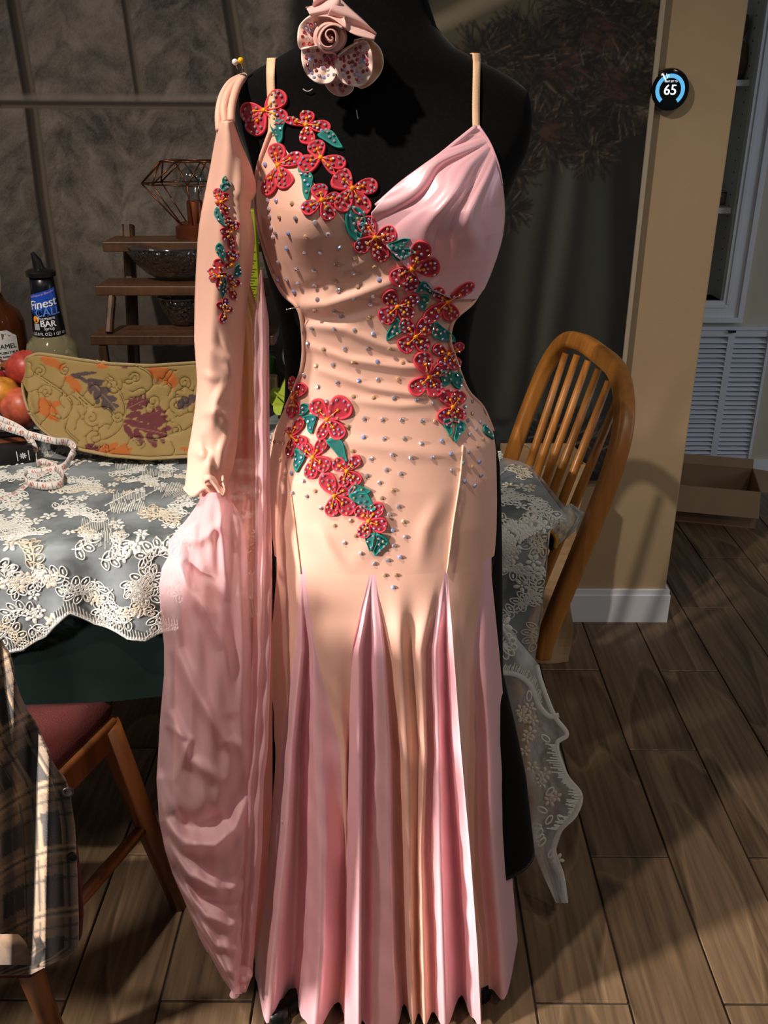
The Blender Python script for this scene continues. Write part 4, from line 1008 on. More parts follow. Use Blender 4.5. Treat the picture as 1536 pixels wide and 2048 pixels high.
b = MB(); b.lathe([(0, 0), (.026, .002), (.030, .02), (.030, zj), (.026, zj + .004), (.001, zj + .004)], (P(526, 720, 2.08).x, 2.08, TH + .008), 24); b.build('jar_body', mat('green_glaze', (62, 110, 40), .3), gj)
b = MB(); b.lathe([(.027, zj + .004), (.027, zj + .014), (.006, zj + .018), (.006, zj + .024), (.001, zj + .025)], (P(526, 720, 2.08).x, 2.08, TH + .008), 24); b.build('lid', GLASS, gj)
BD_ = 2.02; wb = P(566, 735, BD_); zc_ = P(566, 742, BD_).z
wbo = thing('white_bowl', (wb.x + .05, BD_ + .04, TH + .008), 'white bowl tilted up behind the mannequin waist', 'bowl')
b = MB(); ctr = Vector((wb.x + .058, BD_ + .04, zc_ + .016)); tl = Matrix.Rotation(.75, 3, 'X') @ Matrix.Rotation(.1, 3, 'Y')
pr_ = [(.001, -.055), (.02, -.053), (.05, -.022), (.064, .016), (.060, .016), (.046, -.018), (.02, -.045), (.001, -.047)]
b.grid([[ctr + tl @ Vector((r * math.cos(t), r * math.sin(t), z)) for t in np.linspace(0, 6.2832, 33)[:-1]] for r, z in pr_], 0, True); b.build('bowl_body', mat('white_glaze', (216, 222, 232), .25), wbo)
KD = Pz(540, 794, TH + .008).y
bl = thing('wood_block', tuple(Pz(540, 790, TH + .008)), 'pale wooden block lying behind the lime silicone mitt', 'block')
b = MB(); q = P(534, 775, KD); b.box((q.x - .06, KD, TH + .008), (P(552, 770, KD).x, KD + .035, P(540, 756, KD).z)); bevel(b.build('block', wood_mat('pale_wood', (150, 116, 80), (196, 160, 116), ring=8, stretch=(.15, 1, 1)), bl, smooth=False), .003)
LIME = mat('lime_silicone', (176, 196, 62), .5, bump=(60, .2))
lm = thing('silicone_mitt', tuple(Pz(560, 828, TH + .008)), 'lime green ridged silicone mitt lying on the lace behind the mannequin hip', 'oven mitt')
MD = Pz(560, 830, TH + .010).y
def slab(outline, D, dD, th_, name):
    pts = [P(x, y, MD + D - 1.6 + dD * (828 - y) / 70) for x, y in outline]; n = len(pts); b = MB(); back = [p + Vector((0, th_, .002)) for p in pts]
    b.add(pts + back, [tuple(range(n))[::-1], tuple(range(n, 2 * n))] + [(i, (i + 1) % n, n + (i + 1) % n, n + i) for i in range(n)]); bevel(b.build(name, LIME, lm, smooth=False), .003)
slab([(536, 790), (545, 780), (560, 782), (563, 768), (570, 757), (590, 762), (590, 810), (541, 812)], 1.60, .08, .02, 'mitt_body')
slab([(545, 812), (578, 811), (574, 832), (552, 831), (546, 824)], 1.585, .06, .016, 'mitt_cuff')
for k in range(7):
    b = MB(); b.tube([P(549 + k * 4.5, 784 + k * 2.2, MD + .028), P(572 + k * 2.4, 806 - k * 1.2, MD + .006)], .0016, 6); b.build('ridge', LIME, lm)
# ================================================================== MANNEQUIN AND GOWN
DM = 1.185
BODY = [(-150, 648, 838, .050), (-60, 640, 845, .052), (0, 625, 855, .054), (60, 612, 875, .056), (100, 585, 915, .058), (125, 540, 965, .058), (150, 494, 1015, .056), (180, 472, 1055, .056), (220, 468, 1063, .062),
        (260, 476, 1062, .072), (300, 492, 1054, .082), (340, 505, 1036, .092), (400, 513, 1008, .102), (450, 516, 1003, .104), (500, 525, 990, .100), (560, 540, 968, .092), (620, 556, 950, .086), (680, 566, 938, .082), (740, 572, 938, .084),
        (800, 570, 958, .092), (860, 552, 988, .102), (920, 541, 998, .110), (1000, 536, 1001, .116), (1100, 534, 1003, .118), (1200, 533, 1004, .120), (1340, 535, 1005, .130), (1450, 512, 1031, .146), (1550, 490, 1052, .160), (1690, 474, 1068, .178)]
BZ = [P(768, r[0], DM).z for r in BODY]; BXL = [P(r[1], r[0], DM).x for r in BODY]; BXR = [P(r[2], r[0], DM).x for r in BODY]; BB = [r[3] for r in BODY]
bz, bl_, br_, bb_ = BZ[::-1], BXL[::-1], BXR[::-1], BB[::-1]
bust = [(P(618, 430, DM - .1), .034, .045), (P(905, 415, DM - .1), .040, .050)]
def front(x, z, off=0., bscale=1.):
    l, r, b_ = interp(z, bz, bl_), interp(z, bz, br_), interp(z, bz, bb_)
    t = (x - (l + r) / 2) / ((r - l) / 2); t = max(-1., min(1., t))
    p = 2.4; prof = (1 - abs(t) ** p) ** (1 / p)
    D = DM - (b_ * bscale + off) * prof
    for c, amp, s in bust:
        d2 = ((x - c.x) / s) ** 2 + ((z - c.z) / (s * 1.1)) ** 2
        D -= amp * math.exp(-d2) * min(1, prof * 1.6)
    return D
def surf(px, py, off=0., extra=None):
    D = DM - .1
    for _ in range(7):
        v = P(px, py, D); D = .35 * D + .65 * front(v.x, v.z, off)
    if extra: D -= extra(px, py)
    return P(px, py, D)

man = thing('mannequin', (P(770, 1024, DM).x, DM, 0), 'black velvet dress form standing before the table wearing the peach gown', 'mannequin')
XC = P(770, 1024, DM).x
b = MB(); rows = []
zs_ = sorted(set([float(z) for z in np.linspace(BZ[-1], BZ[0], 120)]))
for z in zs_:
    l, r, hb = interp(z, bz, bl_), interp(z, bz, br_), interp(z, bz, bb_); c, a = (l + r) / 2, (r - l) / 2; row = []
    sc = float(np.interp(z, [BZ[-1], BZ[-5], BZ[-6]], [.60, .75, 1.0]))
    for k in range(72):
        t = k / 72 * 2 * math.pi; ct, st = math.cos(t), math.sin(t); pw = 2 / 2.4
        x = c + a * math.copysign(abs(ct) ** pw, ct)
        if st >= 0: y = DM + hb * .85 * sc * abs(st) ** pw
        else: y = front(x, z, 0, sc)
        row.append((x, y, z))
    rows.append(row)
b.grid(rows, 0, True); n0 = len(b.v) - 72; b.f.append(tuple(range(n0, n0 + 72))); b.m.append(0); b.f.append(tuple(range(71, -1, -1))); b.m.append(0)
b.build('torso', BLACKV, man)
STM = mat('black_steel', (20, 20, 21), .35, metal=.6)
b = MB(); b.tube([(XC, DM, .03), (XC, DM, BZ[-1] + .05)], .016, 16); b.build('pole', STM, man)
for ang in (-140, -40, 90):
    a = math.radians(ang); e = Vector((XC + (.22 if ang == -140 else .2) * math.cos(a), DM + (.28 if ang == -140 else (.2 if ang < 0 else .1)) * math.sin(a), .014))
    b = MB(); b.tube([(XC, DM, .05), Vector((XC, DM, .03)).lerp(e, .5), e], [.014, .013, .013], 10); b.tube([e - Vector((0, 0, .013)), e + Vector((0, 0, .013))], [.022, .016], 14); b.build('leg', STM, man)

gown = thing('ballroom_gown', (XC, DM - .12, 0), 'peach and pink satin ballroom gown with red flower appliques on the black mannequin', 'dress')

# ---- bodice (peach, with draped folds)
def ridge(lines):
    segs = [(np.array(p, float), amp, w) for p, amp, w in lines]
    def f(px, py):
        s = 0.
        for pts, amp, w in segs:
            best = 1e9; tt = 0; L = len(pts) - 1
            for i in range(L):
                d = pts[i + 1] - pts[i]; l2 = d @ d; t = min(1, max(0, ((px - pts[i][0]) * d[0] + (py - pts[i][1]) * d[1]) / l2)); q = pts[i] + d * t; dd = math.hypot(px - q[0], py - q[1])
                if dd < best: best = dd; tt = (i + t) / L; sgn = (px - q[0]) * d[1] - (py - q[1]) * d[0]
            if best < w * 4:
                s += amp * math.exp(-(best / w) ** 2) * (math.sin(math.pi * (.12 + .8 * tt)))
        return s
    return f
bod_fold = ridge([([(598, 612), (650, 612), (720, 590), (830, 548)], .010, 13), ([(598, 640), (690, 632), (800, 600)], -.005, 10), ([(606, 650), (690, 660), (760, 690), (860, 715)], .0055, 10), ([(612, 690), (700, 720), (800, 735), (900, 735)], .006, 9), ([(640, 740), (740, 775), (840, 790), (930, 785)], .006, 9), ([(700, 800), (800, 812), (900, 806)], .004, 9),
                  ([(640, 600), (700, 540), (760, 500)], .004, 12), ([(560, 590), (640, 575), (720, 545)], -.004, 14), ([(600, 760), (700, 830), (820, 900)], .003, 22), ([(570, 870), (700, 885), (830, 905), (930, 912)], .0035, 14), ([(880, 1000), (850, 1060), (840, 1130)], .004, 16), ([(780, 960), (760, 1060), (700, 1140)], .0025, 18), ([(640, 1060), (660, 1100), (690, 1140)], .004, 12), ([(925, 900), (920, 1000), (895, 1120)], .0025, 6)])
by = [255, 270, 285, 300, 320, 340, 380, 420, 450, 480, 510, 540, 556, 570, 585, 600, 620, 640, 680, 720, 750, 780, 800, 815, 840, 870, 900, 940, 1000, 1060, 1100, 1152]
bL = [541, 538, 533, 527, 521, 516, 512, 513, 517, 524, 533, 543, 551, 560, 567, 578, 597, 605, 608, 606, 600, 588, 578, 570, 558, 545, 540, 538, 539, 543, 548, 553]
bR = [547, 551, 560, 572, 588, 606, 640, 690, 728, 768, 800, 850, 935, 962, 964, 952, 930, 908, 900, 912, 922, 935, 955, 966, 978, 988, 992, 993, 994, 993, 990, 983]
NB = 90
def bodice_pt(u, y, off=.005, fold=True):
    l, r = interp(y, by, bL), interp(y, by, bR); return surf(l + (r - l) * u, y, off, bod_fold if fold else None)
Z0 = surf(770, 1150, .005).z
def yend(u):
    a_, c_ = 1000., 1170.
    for _ in range(22):
        m_ = (a_ + c_) / 2
        if bodice_pt(u, m_, .005, False).z > Z0: a_ = m_
        else: c_ = m_
    return a_
us_ = (1 - np.cos(np.linspace(0, math.pi, NB))) / 2; ye_ = [yend(u) for u in us_]
b = MB(); b.grid([[bodice_pt(u, y if y < 900 else 900 + (y - 900) / 252 * (ye - 900)) for u, ye in zip(us_, ye_)] for y in np.linspace(255, 1152, 230)])
bodice = b.build('bodice', PEACH, gown)
# ---- satin cup with pleats fanning from the strap
cy_ = [252, 265, 280, 310, 340, 370, 400, 425, 445, 470, 495, 520, 550, 575, 598]
cL = [948, 934, 917, 880, 838, 798, 766, 742, 742, 752, 776, 802, 828, 854, 905]
cRr = [958, 966, 974, 987, 997, 1003, 1006, 1007, 1006, 1003, 997, 989, 978, 967, 950]
def cupfold(px, py):
    a = math.atan2(py - 262, 1010 - px); d = math.hypot(px - 1010, py - 262)
    e = min(1, max(0, d - 40) / 110) * (1 - sm(210, 300, np.array(d)) * .5) * float(sm(.05, .22, np.array(a)) * (1 - sm(1.15, 1.5, np.array(a))))
    w = a * 17 + 1.1 * math.sin(d / 60) + .7 * math.sin(d / 31 + a * 7)
    return float(.0085 * e * max(-.55, math.sin(w) + .3 * math.sin(w * 2.1 + 1)) + .003 * e)
def cup_pt(u, y, off=.008): l, r = interp(y, cy_, cL), interp(y, cy_, cRr); return surf(l + (r - l) * u, y, off, cupfold)
b = MB(); b.grid([[cup_pt(u, y) for u in np.linspace(0, 1, 120)] for y in np.linspace(252, 598, 170)])
cup = solidify(b.build('satin_cup', SATIN, gown), .002, -1); cup['label'] = 'pleated pink satin bust cup'
def hemcord(name, pts, r, m, off=.008, n=5):
    b = MB(); b.tube([surf(x, y, off) for x, y in catmull(pts, n)], r, 8); return b.build(name, m, gown)
hemcord('neckline_binding', [(951, 254), (917, 281), (880, 311), (838, 341), (798, 371), (752, 412)], .0028, SATIN, .012)
hemcord('binding', [(957, 254), (976, 282), (989, 311), (998, 341), (1003, 370)], .002, SATIN, .011)
hemcord('binding', [(541, 262), (527, 300), (515, 340), (511, 380), (513, 430), (524, 480), (543, 540), (566, 586), (598, 620), (607, 680), (604, 735), (588, 780), (572, 815)], .0026, PEACH, .007)
hemcord('binding', [(962, 575), (945, 606), (908, 640), (900, 680), (912, 720), (935, 780), (966, 815), (986, 862)], .0024, PEACH, .007)
SEAM = mat('seam_stitching', (214, 156, 122), .7)
hemcord('seam', [(926, 890), (920, 960), (906, 1050), (894, 1146)], .0013, mat('pale_seam', (244, 206, 178), .6), .0075)
hemcord('seam', [(566, 900), (584, 1000), (594, 1080), (602, 1148)], .0008, SEAM, .0062)
# ---- shoulder straps
STRAPM = mat('peach_strap_elastic', (234, 190, 150), .5, bump=(900, .2))
tor = [o for o in man.children if o.name == 'torso'][0]
def strap(pts, w):
    rows = []
    for x, y in catmull(pts, 6): rows.append([surf(x + w * k / 2, y, .004 + .002 * (1 - k * k)) for k in (-1, -.5, 0, .5, 1)])
    top = rows[0]; L_ = [[v + Vector((0, .010, .008)) for v in top], [v + Vector((0, .05, .010)) for v in top]][::-1]
    b = MB(); b.grid(L_ + rows); solidify(b.build('shoulder_strap', STRAPM, gown), .0016, 1)
strap([(541, 131), (541, 160), (543, 200), (545, 240), (543, 272)], 17)
strap([(954, 121), (953, 150), (952, 200), (952, 240), (953, 262)], 15)
# ---- skirt: gores and godets
RY = [1150, 1300, 1500, 1700, 1900, 2048]
COLS = [([553, 541, 530, 516, 500, 494], [0, -10, -30, -40, -40, -30], 'p0'), ([585, 572, 550, 536, 512, 500], [0, 0, -14, -18, -12, -5], 'p0'), ([600, 590, 561, 544, 516, 498], [0, 1, 4, 7, 6, 6], 's1'), ([602, 603, 584, 572, 548, 533], [0, 10, 25, 36, 40, 42], 's1'),
        ([604, 614, 600, 594, 590, 580], [0, -5, -14, -20, -22, -22], 's1'), ([606, 620, 611, 620, 617, 605], [0, 0, -2, 4, 8, 10], 's1'), ([608, 627, 632, 644, 642, 630], [0, 3, 10, 20, 24, 26], 's1'), ([610, 632, 680, 690, 688, 670], [0, 2, -5, -18, -24, -20], 'p1'),
        ([655, 665, 690, 692, 690, 678], [4, 5, 0, -12, -20, -18], 'p1'), ([738, 703, 697, 694, 692, 686], [2, 3, -8, -12, -10, -8], 's2'), ([742, 706, 699, 695, 693, 690], [0, 1, 5, 6, 6, 8], 's2'), ([744, 717, 719, 720, 718, 718], [0, 11, 25, 33, 35, 37], 's2'),
        ([745, 732, 732, 727, 727, 724], [0, -9, -12, -6, -2, 0], 's2'), ([747, 752, 752, 748, 745, 745], [0, 5, 10, 12, 14, 16], 's2'), ([749, 768, 778, 780, 785, 792], [0, 4, 6, 8, 8, 8], 's2'), ([752, 772, 788, 792, 798, 812], [0, -3, -16, -20, -22, -22], 'p2'),
        ([795, 800, 812, 818, 822, 826], [4, 8, 7, 5, 5, 7], 'p2'), ([830, 820, 835, 832, 832, 838], [2, -3, -5, -7, -12, -9], 'p2'), ([870, 842, 850, 842, 846, 850], [2, 7, 9, 7, 7, 9], 'p2'), ([888, 854, 858, 852, 862, 866], [0, -4, -7, -9, -12, -7], 's3'), ([890, 872, 878, 880, 885, 890], [0, 5, 9, 14, 16, 18], 's3'),
        ([892, 890, 896, 908, 920, 924], [0, -7, -14, -20, -22, -20], 's3'), ([894, 897, 910, 927, 940, 945], [0, 2, 8, 10, 12, 14], 's3'), ([896, 907, 922, 940, 955, 962], [0, 12, 22, 28, 30, 32], 'p3'), ([925, 924, 933, 943, 959, 966], [2, 5, -2, -9, -10, -12], 'p3'),
        ([966, 948, 953, 957, 975, 982], [0, -4, -9, -10, -10, -10], 's4'), ([974, 970, 980, 985, 1002, 1012], [0, 4, 11, 16, 18, 20], 's4'), ([983, 998, 1016, 1020, 1037, 1051], [0, -8, -22, -22, -17, -12], 's4')]
ZSK = [P(768, y, 1.08).z for y in (1150, 1340, 1690)]
SK_Z = [0.012, .10, .30, .50, Z0]; SK_B = [.192, .182, .158, .134, .124]
def skirt_front(px_of_y, doff_of_y, z, cx_w, hw):
    D = DM - .15
    for it_ in range(10):
        # image row of this height at this depth
        a_ = (D * math.sin(PITCH) * 0, 0)
        yy = proj((0, D, z))[1]
        x = px_of_y(yy); v = P(x, yy, D)
        t = max(-.995, min(.995, (v.x - cx_w(z)) / hw(z)))
        base = interp(z, SK_Z, SK_B) * (1 - abs(t) ** 2.4) ** (1 / 2.4)
        kb = float(sm(Z0 - .16, Z0, np.array(z))); base = base * (1 - kb) + (DM - front(v.x, z, .005) + (bod_fold(x, yy) if kb > 0 and it_ > 6 else 0)) * kb
        Dn = DM - base - 1.35 * doff_of_y(yy) / 1000.
        D = .4 * D + .6 * Dn
    return P(x, yy, D)
def ctab(i): xs_, ds_, _ = COLS[i]; return xs_, ds_
def rowinterp(y, vals):
    # smooth interpolation over rows with gentle extrapolation
    return interp(y, RY + [2160], list(vals) + [vals[-1] + (vals[-1] - vals[-2]) * .6])
def widths(z):
    y = proj((0, DM, z))[1]; return P(rowinterp(y, COLS[0][0]), y, DM).x, P(rowinterp(y, COLS[-1][0]), y, DM).x
cxw = lambda z: sum(widths(z)) / 2; hw = lambda z: (widths(z)[1] - widths(z)[0]) / 2 * float(np.interp(z, [.45, Z0], [1.02, 1.09]))
NS = 6; zrows = np.concatenate([np.linspace(Z0, .05, 74), [.03, .016]])
grid_cols = []; segtag = []
nC = len(COLS)
for i in range(nC - 1):
    for k in range(NS):
        t = k / NS; grid_cols.append((i, t)); segtag.append(COLS[i][2])
grid_cols.append((nC - 2, 1.))
def cval(i, t, which, y):
    g = lambda j: rowinterp(y, COLS[max(0, min(nC - 1, j))][which])
    p0, p1, p2, p3 = g(i - 1), g(i), g(i + 1), g(i + 2)
    if which == 0: return p1 + (p2 - p1) * t            # x stays monotone
    s = t * t * (3 - 2 * t); return p1 + (p2 - p1) * s
wr = lambda z, i: .0016 * math.sin(z * 60 + i * 2.1) * math.sin(z * 23 + i) 
SKV = [[skirt_front(lambda y, i=i, t=t: cval(i, t, 0, y), lambda y, i=i, t=t: cval(i, t, 1, y) * float(np.clip((y - 1150) / 110., 0, 1) ** 1.3), z, cxw, hw) + Vector((0, -wr(z, i + t) * min(1, (Z0 - z) * 5), 0)) for (i, t) in grid_cols] for z in zrows]
SKV.insert(0, [v + Vector((0, .0012, .012)) for v in SKV[0]])
names = {}
for j, tg in enumerate(segtag): names.setdefault(tg, []).append(j)
for tg, js in names.items():
    j0, j1 = js[0], js[-1] + 1
    b = MB(); b.grid([r[j0:j1 + 1] for r in SKV]); o = b.build('gore' if tg[0] == 'p' else 'godet', PEACH if tg[0] == 'p' else SATIN, gown)
    if tg[0] == 's': o['label'] = 'pink satin godet'
# back half of the skirt, closing round the form
b = MB(); rows = []
for z, r in zip(zrows, SKV[1:]):
    l, q = r[0], r[-1]; c = (l + q) / 2; a = (q.x - l.x) / 2; bk_ = float(np.interp(z, [0, .5, 1], [.13, .105, .1])); row = []
    for t in np.linspace(0, math.pi, 60):
        s = math.sin(t); row.append(Vector((c.x + a * math.cos(t), q.y * (1 - t / math.pi) + l.y * t / math.pi + s * (bk_ + .012 * math.sin(t * 22) * (1 - z)), z)))
    rows.append(row)
b.grid(rows); b.build('back_skirt', PEACH, gown)
# shaded hip side of the bodice round to the back
b = MB(); rows = []
for y in np.linspace(800, 1152, 40):
    p, q = bodice_pt(1, y), bodice_pt(0, y); c = (p + q) / 2; a = (p.x - q.x) / 2; row = []
    for t in np.linspace(0, math.pi, 40): row.append(Vector((c.x + a * math.cos(t), p.y * (1 - t / math.pi) + q.y * t / math.pi + math.sin(t) * .105, (p.z + (q.z - p.z) * t / math.pi))))
    rows.append(row)
b.grid(rows); b.build('back_hip', PEACH, gown)

# ---- ray surface for decorations
def world_tris(objs):
    vs, fs = [], []
    for o in objs:
        off = wloc(o); n = len(vs)
        vs += [v.co + off for v in o.data.vertices]; fs += [tuple(i + n for i in p.vertices) for p in o.data.polygons]
    return BVHTree.FromPolygons(vs, fs)
BV = world_tris([bodice, cup, tor] + [o for o in gown.children if o.name.split('.')[0] in ('gore', 'godet')])
def hit(px, py, Dref=None, tol=.022, bv=None):
    d = ray(px, py).normalized(); r = (bv or BV).ray_cast(CO, d)
    if r[0] is None: return P(px, py, Dref or DM), Vector((0, -1, 0))
    p, n = r[0], r[1]
    if n.dot(d) > 0: n = -n
    if Dref is not None and abs(p.y - Dref) > tol: p = P(px, py, Dref + math.copysign(tol, p.y - Dref))
    return p, n

# ---- crystals
def gem_mesh(name, m, r=1.):
    b = MB(); n = 8
    R3 = [[(q * math.cos(k * 2 * math.pi / n + o_), q * math.sin(k * 2 * math.pi / n + o_), h) for k in range(n)] for q, h, o_ in ((1.0, 0, 0), (1.04, .35, 0), (.55, .85, .39))]
    for row in R3: b.v += row
    for i in range(2):
        for k in range(n): b.f.append((i * n + k, i * n + (k + 1) % n, (i + 1) * n + (k + 1) % n, (i + 1) * n + k)); b.m.append(0)
    b.f.append(tuple(2 * n + k for k in range(n))); b.m.append(0)
    me = bpy.data.meshes.new(name); me.from_pydata(b.v, [], b.f); me.materials.append(m); me.update(); return me, b.v, b.f
GEMS = [gem_mesh('rhinestone', m) for m in (GEM, GEMW, GEMB, GEMP)]
GV, GF = GEMS[0][1], GEMS[0][2]
def frame(n):
    z = n.normalized(); x = Vector((1, 0, .3)); x = (x - z * x.dot(z)).normalized(); return Matrix((x, z.cross(x), z)).transposed()
rg = random.Random(12)
def rhinestone(px, py, parent, r=.0027, kind=None, bv=None, Dref=None):
    p, n = hit(px, py, bv=bv, Dref=Dref); k = kind if kind is not None else rg.choices((0, 1, 2), (6, 2, 1.4))[0]
    o = bpy.data.objects.new('rhinestone', GEMS[k][0]); C.objects.link(o); o.parent = parent; o.location = p + n * .0006 - wloc(parent)
    o.rotation_euler = (frame(n) @ Matrix.Rotation(rg.uniform(0, 3), 3, 'Z') @ Matrix.Rotation(rg.uniform(-.15, .15), 3, 'X')).to_euler(); o.scale = (r, r, r); return o
def gemset(parent, spots, r, bv=None, Dref=None, mats_=(GEM, GEMW, GEMB)):
    b = MB()
    for (x, y, offn) in spots:
        p, n = hit(x, y, Dref, bv=bv); fr = frame(n) @ Matrix.Rotation(rg.uniform(0, 3), 3, 'Z') @ Matrix.Rotation(rg.uniform(-.35, .35), 3, 'X'); mi = rg.choices(range(len(mats_)), (7, 2, 1.6)[:len(mats_)])[0]
        b.add([p + n * offn + fr @ (Vector(v) * r) for v in GV], GF, mi)
    if spots: tag(b.build('rhinestones', list(mats_), parent, smooth=False), kind='stuff')

# ---- flower and leaf appliques
def petal_outline(c, t, w, n=22):
    cx, cy = c; dx, dy = t[0] - cx, t[1] - cy; l = math.hypot(dx, dy); ux, uy = dx / l, dy / l; pts = []
    for k in range(n):
        a = k * 2 * math.pi / n; s = .5 - .5 * math.cos(a)
        hwid = w * math.sin(a) * (.36 + .64 * s ** .8) * .70
        pts.append((cx + ux * l * s - uy * hwid, cy + uy * l * s + ux * hwid))
    return pts, (ux, uy, l)
def inside(pt, poly):
    x, y = pt; c = False
    for i in range(len(poly)):
        (x0, y0), (x1, y1) = poly[i - 1], poly[i]
        if (y0 > y) != (y1 > y) and x < (x1 - x0) * (y - y0) / (y1 - y0) + x0: c = not c
    return c
def patchmesh(outline, ctr, Dref, bv, mats_, parent, name, lift=.001, edge=.0026, rim=.14):
    n = len(outline); b = MB(); rings = []
    for sc, off in ((1.0, lift * .4), (1 - rim * .3, lift + edge), (1 - rim, lift + edge), (1 - rim * 1.5, lift + edge * .45), (.4, lift + edge * .55)):
        row = []
        for x, y in outline:
            qx, qy = ctr[0] + (x - ctr[0]) * sc, ctr[1] + (y - ctr[1]) * sc; p, nn = hit(qx, qy, Dref, bv=bv); row.append(p + (nn * .6 + Vector((0, -.8, .2))).normalized() * off)
        rings.append(row)
    o0 = 0
    for row in rings: b.v += [tuple(v) for v in row]
    for i in range(4):
        for k in range(n): b.f.append((i * n + k, i * n + (k + 1) % n, (i + 1) * n + (k + 1) % n, (i + 1) * n + k)); b.m.append(0 if i < 3 else 1)
    b.f.append(tuple(4 * n + k for k in range(n))); b.m.append(1)
    return b.build(name, mats_, parent)
def scatter(outline, num, gap, shrink=.74, ctr=None):
    xs_ = [p[0] for p in outline]; ys_ = [p[1] for p in outline]; c = ctr or (sum(xs_) / len(xs_), sum(ys_) / len(ys_))
    sh = [(c[0] + (x - c[0]) * shrink, c[1] + (y - c[1]) * shrink) for x, y in outline]; out = []
    for _ in range(num * 40):
        q = (rg.uniform(min(xs_), max(xs_)), rg.uniform(min(ys_), max(ys_)))
        if inside(q, sh) and all((q[0] - a) ** 2 + (q[1] - d) ** 2 > gap * gap for a, d in out): out.append(q)
        if len(out) >= num: break
    return out
def flower(parent, c, tips, wr_=.78, bv=None, gr=.00165, gap=8.2, ng=8, lift0=0., knob=1., gsize=1.):
    p0, n0 = hit(*c, bv=bv); Dref = p0.y
    b = MB(); b.tube([p0 + n0 * (.001 + lift0), p0 + n0 * (.0055 + lift0)], [.0034 * knob, .0024 * knob], 10)
    for t in tips:
        fr_ = .42 + rg.uniform(-.06, .1); q = (c[0] + (t[0] - c[0]) * fr_, c[1] + (t[1] - c[1]) * fr_)
        pts = []
        for s in (.0, .5, 1.): 
            p, n_ = hit(c[0] + (q[0] - c[0]) * s, c[1] + (q[1] - c[1]) * s, Dref, bv=bv); pts.append(p + n_ * (.0042 + lift0))
        b.tube(pts, [.0008 * knob, .0006 * knob, .0007 * knob], 6); p, n_ = hit(*q, Dref, bv=bv); b.tube([p + n_ * (.003 + lift0), p + n_ * (.0058 + lift0)], [.0021 * knob, .0014 * knob], 8)
    fl_ = b.build('flower_applique', YELT, parent)
    spots = []
    for t in tips:
        l = math.hypot(t[0] - c[0], t[1] - c[1]); w = l * wr_ if len(t) < 3 else l * t[2]
        out, (ux, uy, _) = petal_outline(c, t, w); ctr = (c[0] + ux * l * .6, c[1] + uy * l * .6)
        lf = .0008 + lift0 + rg.uniform(0, .0012)
        patchmesh(out, ctr, Dref, bv, [CORAL, REDF], fl_, 'petal', lf, rim=.17)
        spots += [(x, y, lf + .0024) for x, y in scatter(out, ng, gap, .76, ctr)]
    gemset(fl_, spots, gr, bv, Dref)
    return fl_
def leaf(parent, base, tip, w, bend=.18, bv=None, gr=.00165, ng=5, gap=9, lift=.002):
    dx, dy = tip[0] - base[0], tip[1] - base[1]; n = 12; L_, R_ = [], []
    for k in range(n + 1):
        s = k / n; hwid = w * .62 * math.sin(math.pi * min(1, s ** .85)) ** .8 * (1 - .25 * s); off = bend * math.sin(2 * math.pi * s * .9) * .5 + bend * .6 * math.sin(math.pi * s)
        x, y = base[0] + dx * s - dy * off, base[1] + dy * s + dx * off; l = math.hypot(dx, dy); L_.append((x - dy / l * hwid, y + dx / l * hwid)); R_.append((x + dy / l * hwid, y - dx / l * hwid))
    out = L_ + R_[::-1][1:-1]; ctr = ((L_[n // 2][0] + R_[n // 2][0]) / 2, (L_[n // 2][1] + R_[n // 2][1]) / 2); p0, _ = hit(*ctr, bv=bv)
    o = patchmesh(out, ctr, p0.y, bv, [TEALE, TEAL], parent, 'leaf_applique', lift, .002, .16)
    gemset(o, [(x, y, lift + .0018) for x, y in scatter(out, ng, gap, .7, ctr)], gr, bv, p0.y); return o
def cv(s, ox, oy): return lambda x, y: (ox + x / s, oy + y / s)
A = cv(4.8, 470, 170); Bc = cv(5.12, 660, 400); Cc = cv(5.908, 740, 620); Hc = cv(5.12, 540, 740)
def FL(m, c, tips, **k): 
    return flower(gown, m(*c), [(*m(t[0], t[1]), *t[2:]) for t in tips], **k)
def LF(m, b0, t0, w, sc, bend=.18, **k): return leaf(gown, m(*b0), m(*t0), w / sc, bend, **k)
LF(A, (490, 335), (400, 570), 120, 4.8, .22, ng=7); LF(A, (790, 480), (1050, 605), 110, 4.8, -.12, ng=4); LF(A, (605, 800), (720, 1120), 105, 4.8, -.16, ng=6)
FL(A, (290, 250), [(485, 75, .66), (55, 275, .8), (160, 480, .72), (510, 340, .62)])
FL(A, (690, 395), [(700, 250, .95), (925, 410, .5), (700, 580, .8), (470, 330, .32)])
FL(A, (430, 780), [(395, 560, .72), (660, 680, .5), (295, 1070, .42), (510, 1000, .74)])
FL(A, (825, 715), [(760, 540, .9), (610, 800, .74), (1070, 770, .52), (960, 870, .24)])
FL(A, (830, 1120), [(800, 955, .95), (645, 1220, .62), (930, 1295, .7), (1020, 1080, .6)])
FL(A, (1120, 1000), [(960, 850, 1.0), (1375, 960, .58), (1265, 1250, .64), (985, 1215, .66)])
LF(A, (1100, 1150), (1190, 1530), 190, 4.8, -.06, ng=8)
FL(Bc, (460, 380), [(325, 180, .8), (690, 330, .72), (555, 635, .64), (255, 520, .62)])
FL(Bc, (835, 690), [(985, 420, .62), (1130, 680, .66), (625, 850, .68), (825, 950, .6)])
LF(Bc, (590, 460), (830, 405), 90, 5.12, .12, ng=4); LF(Bc, (615, 500), (885, 545), 120, 5.12, .16, ng=5)
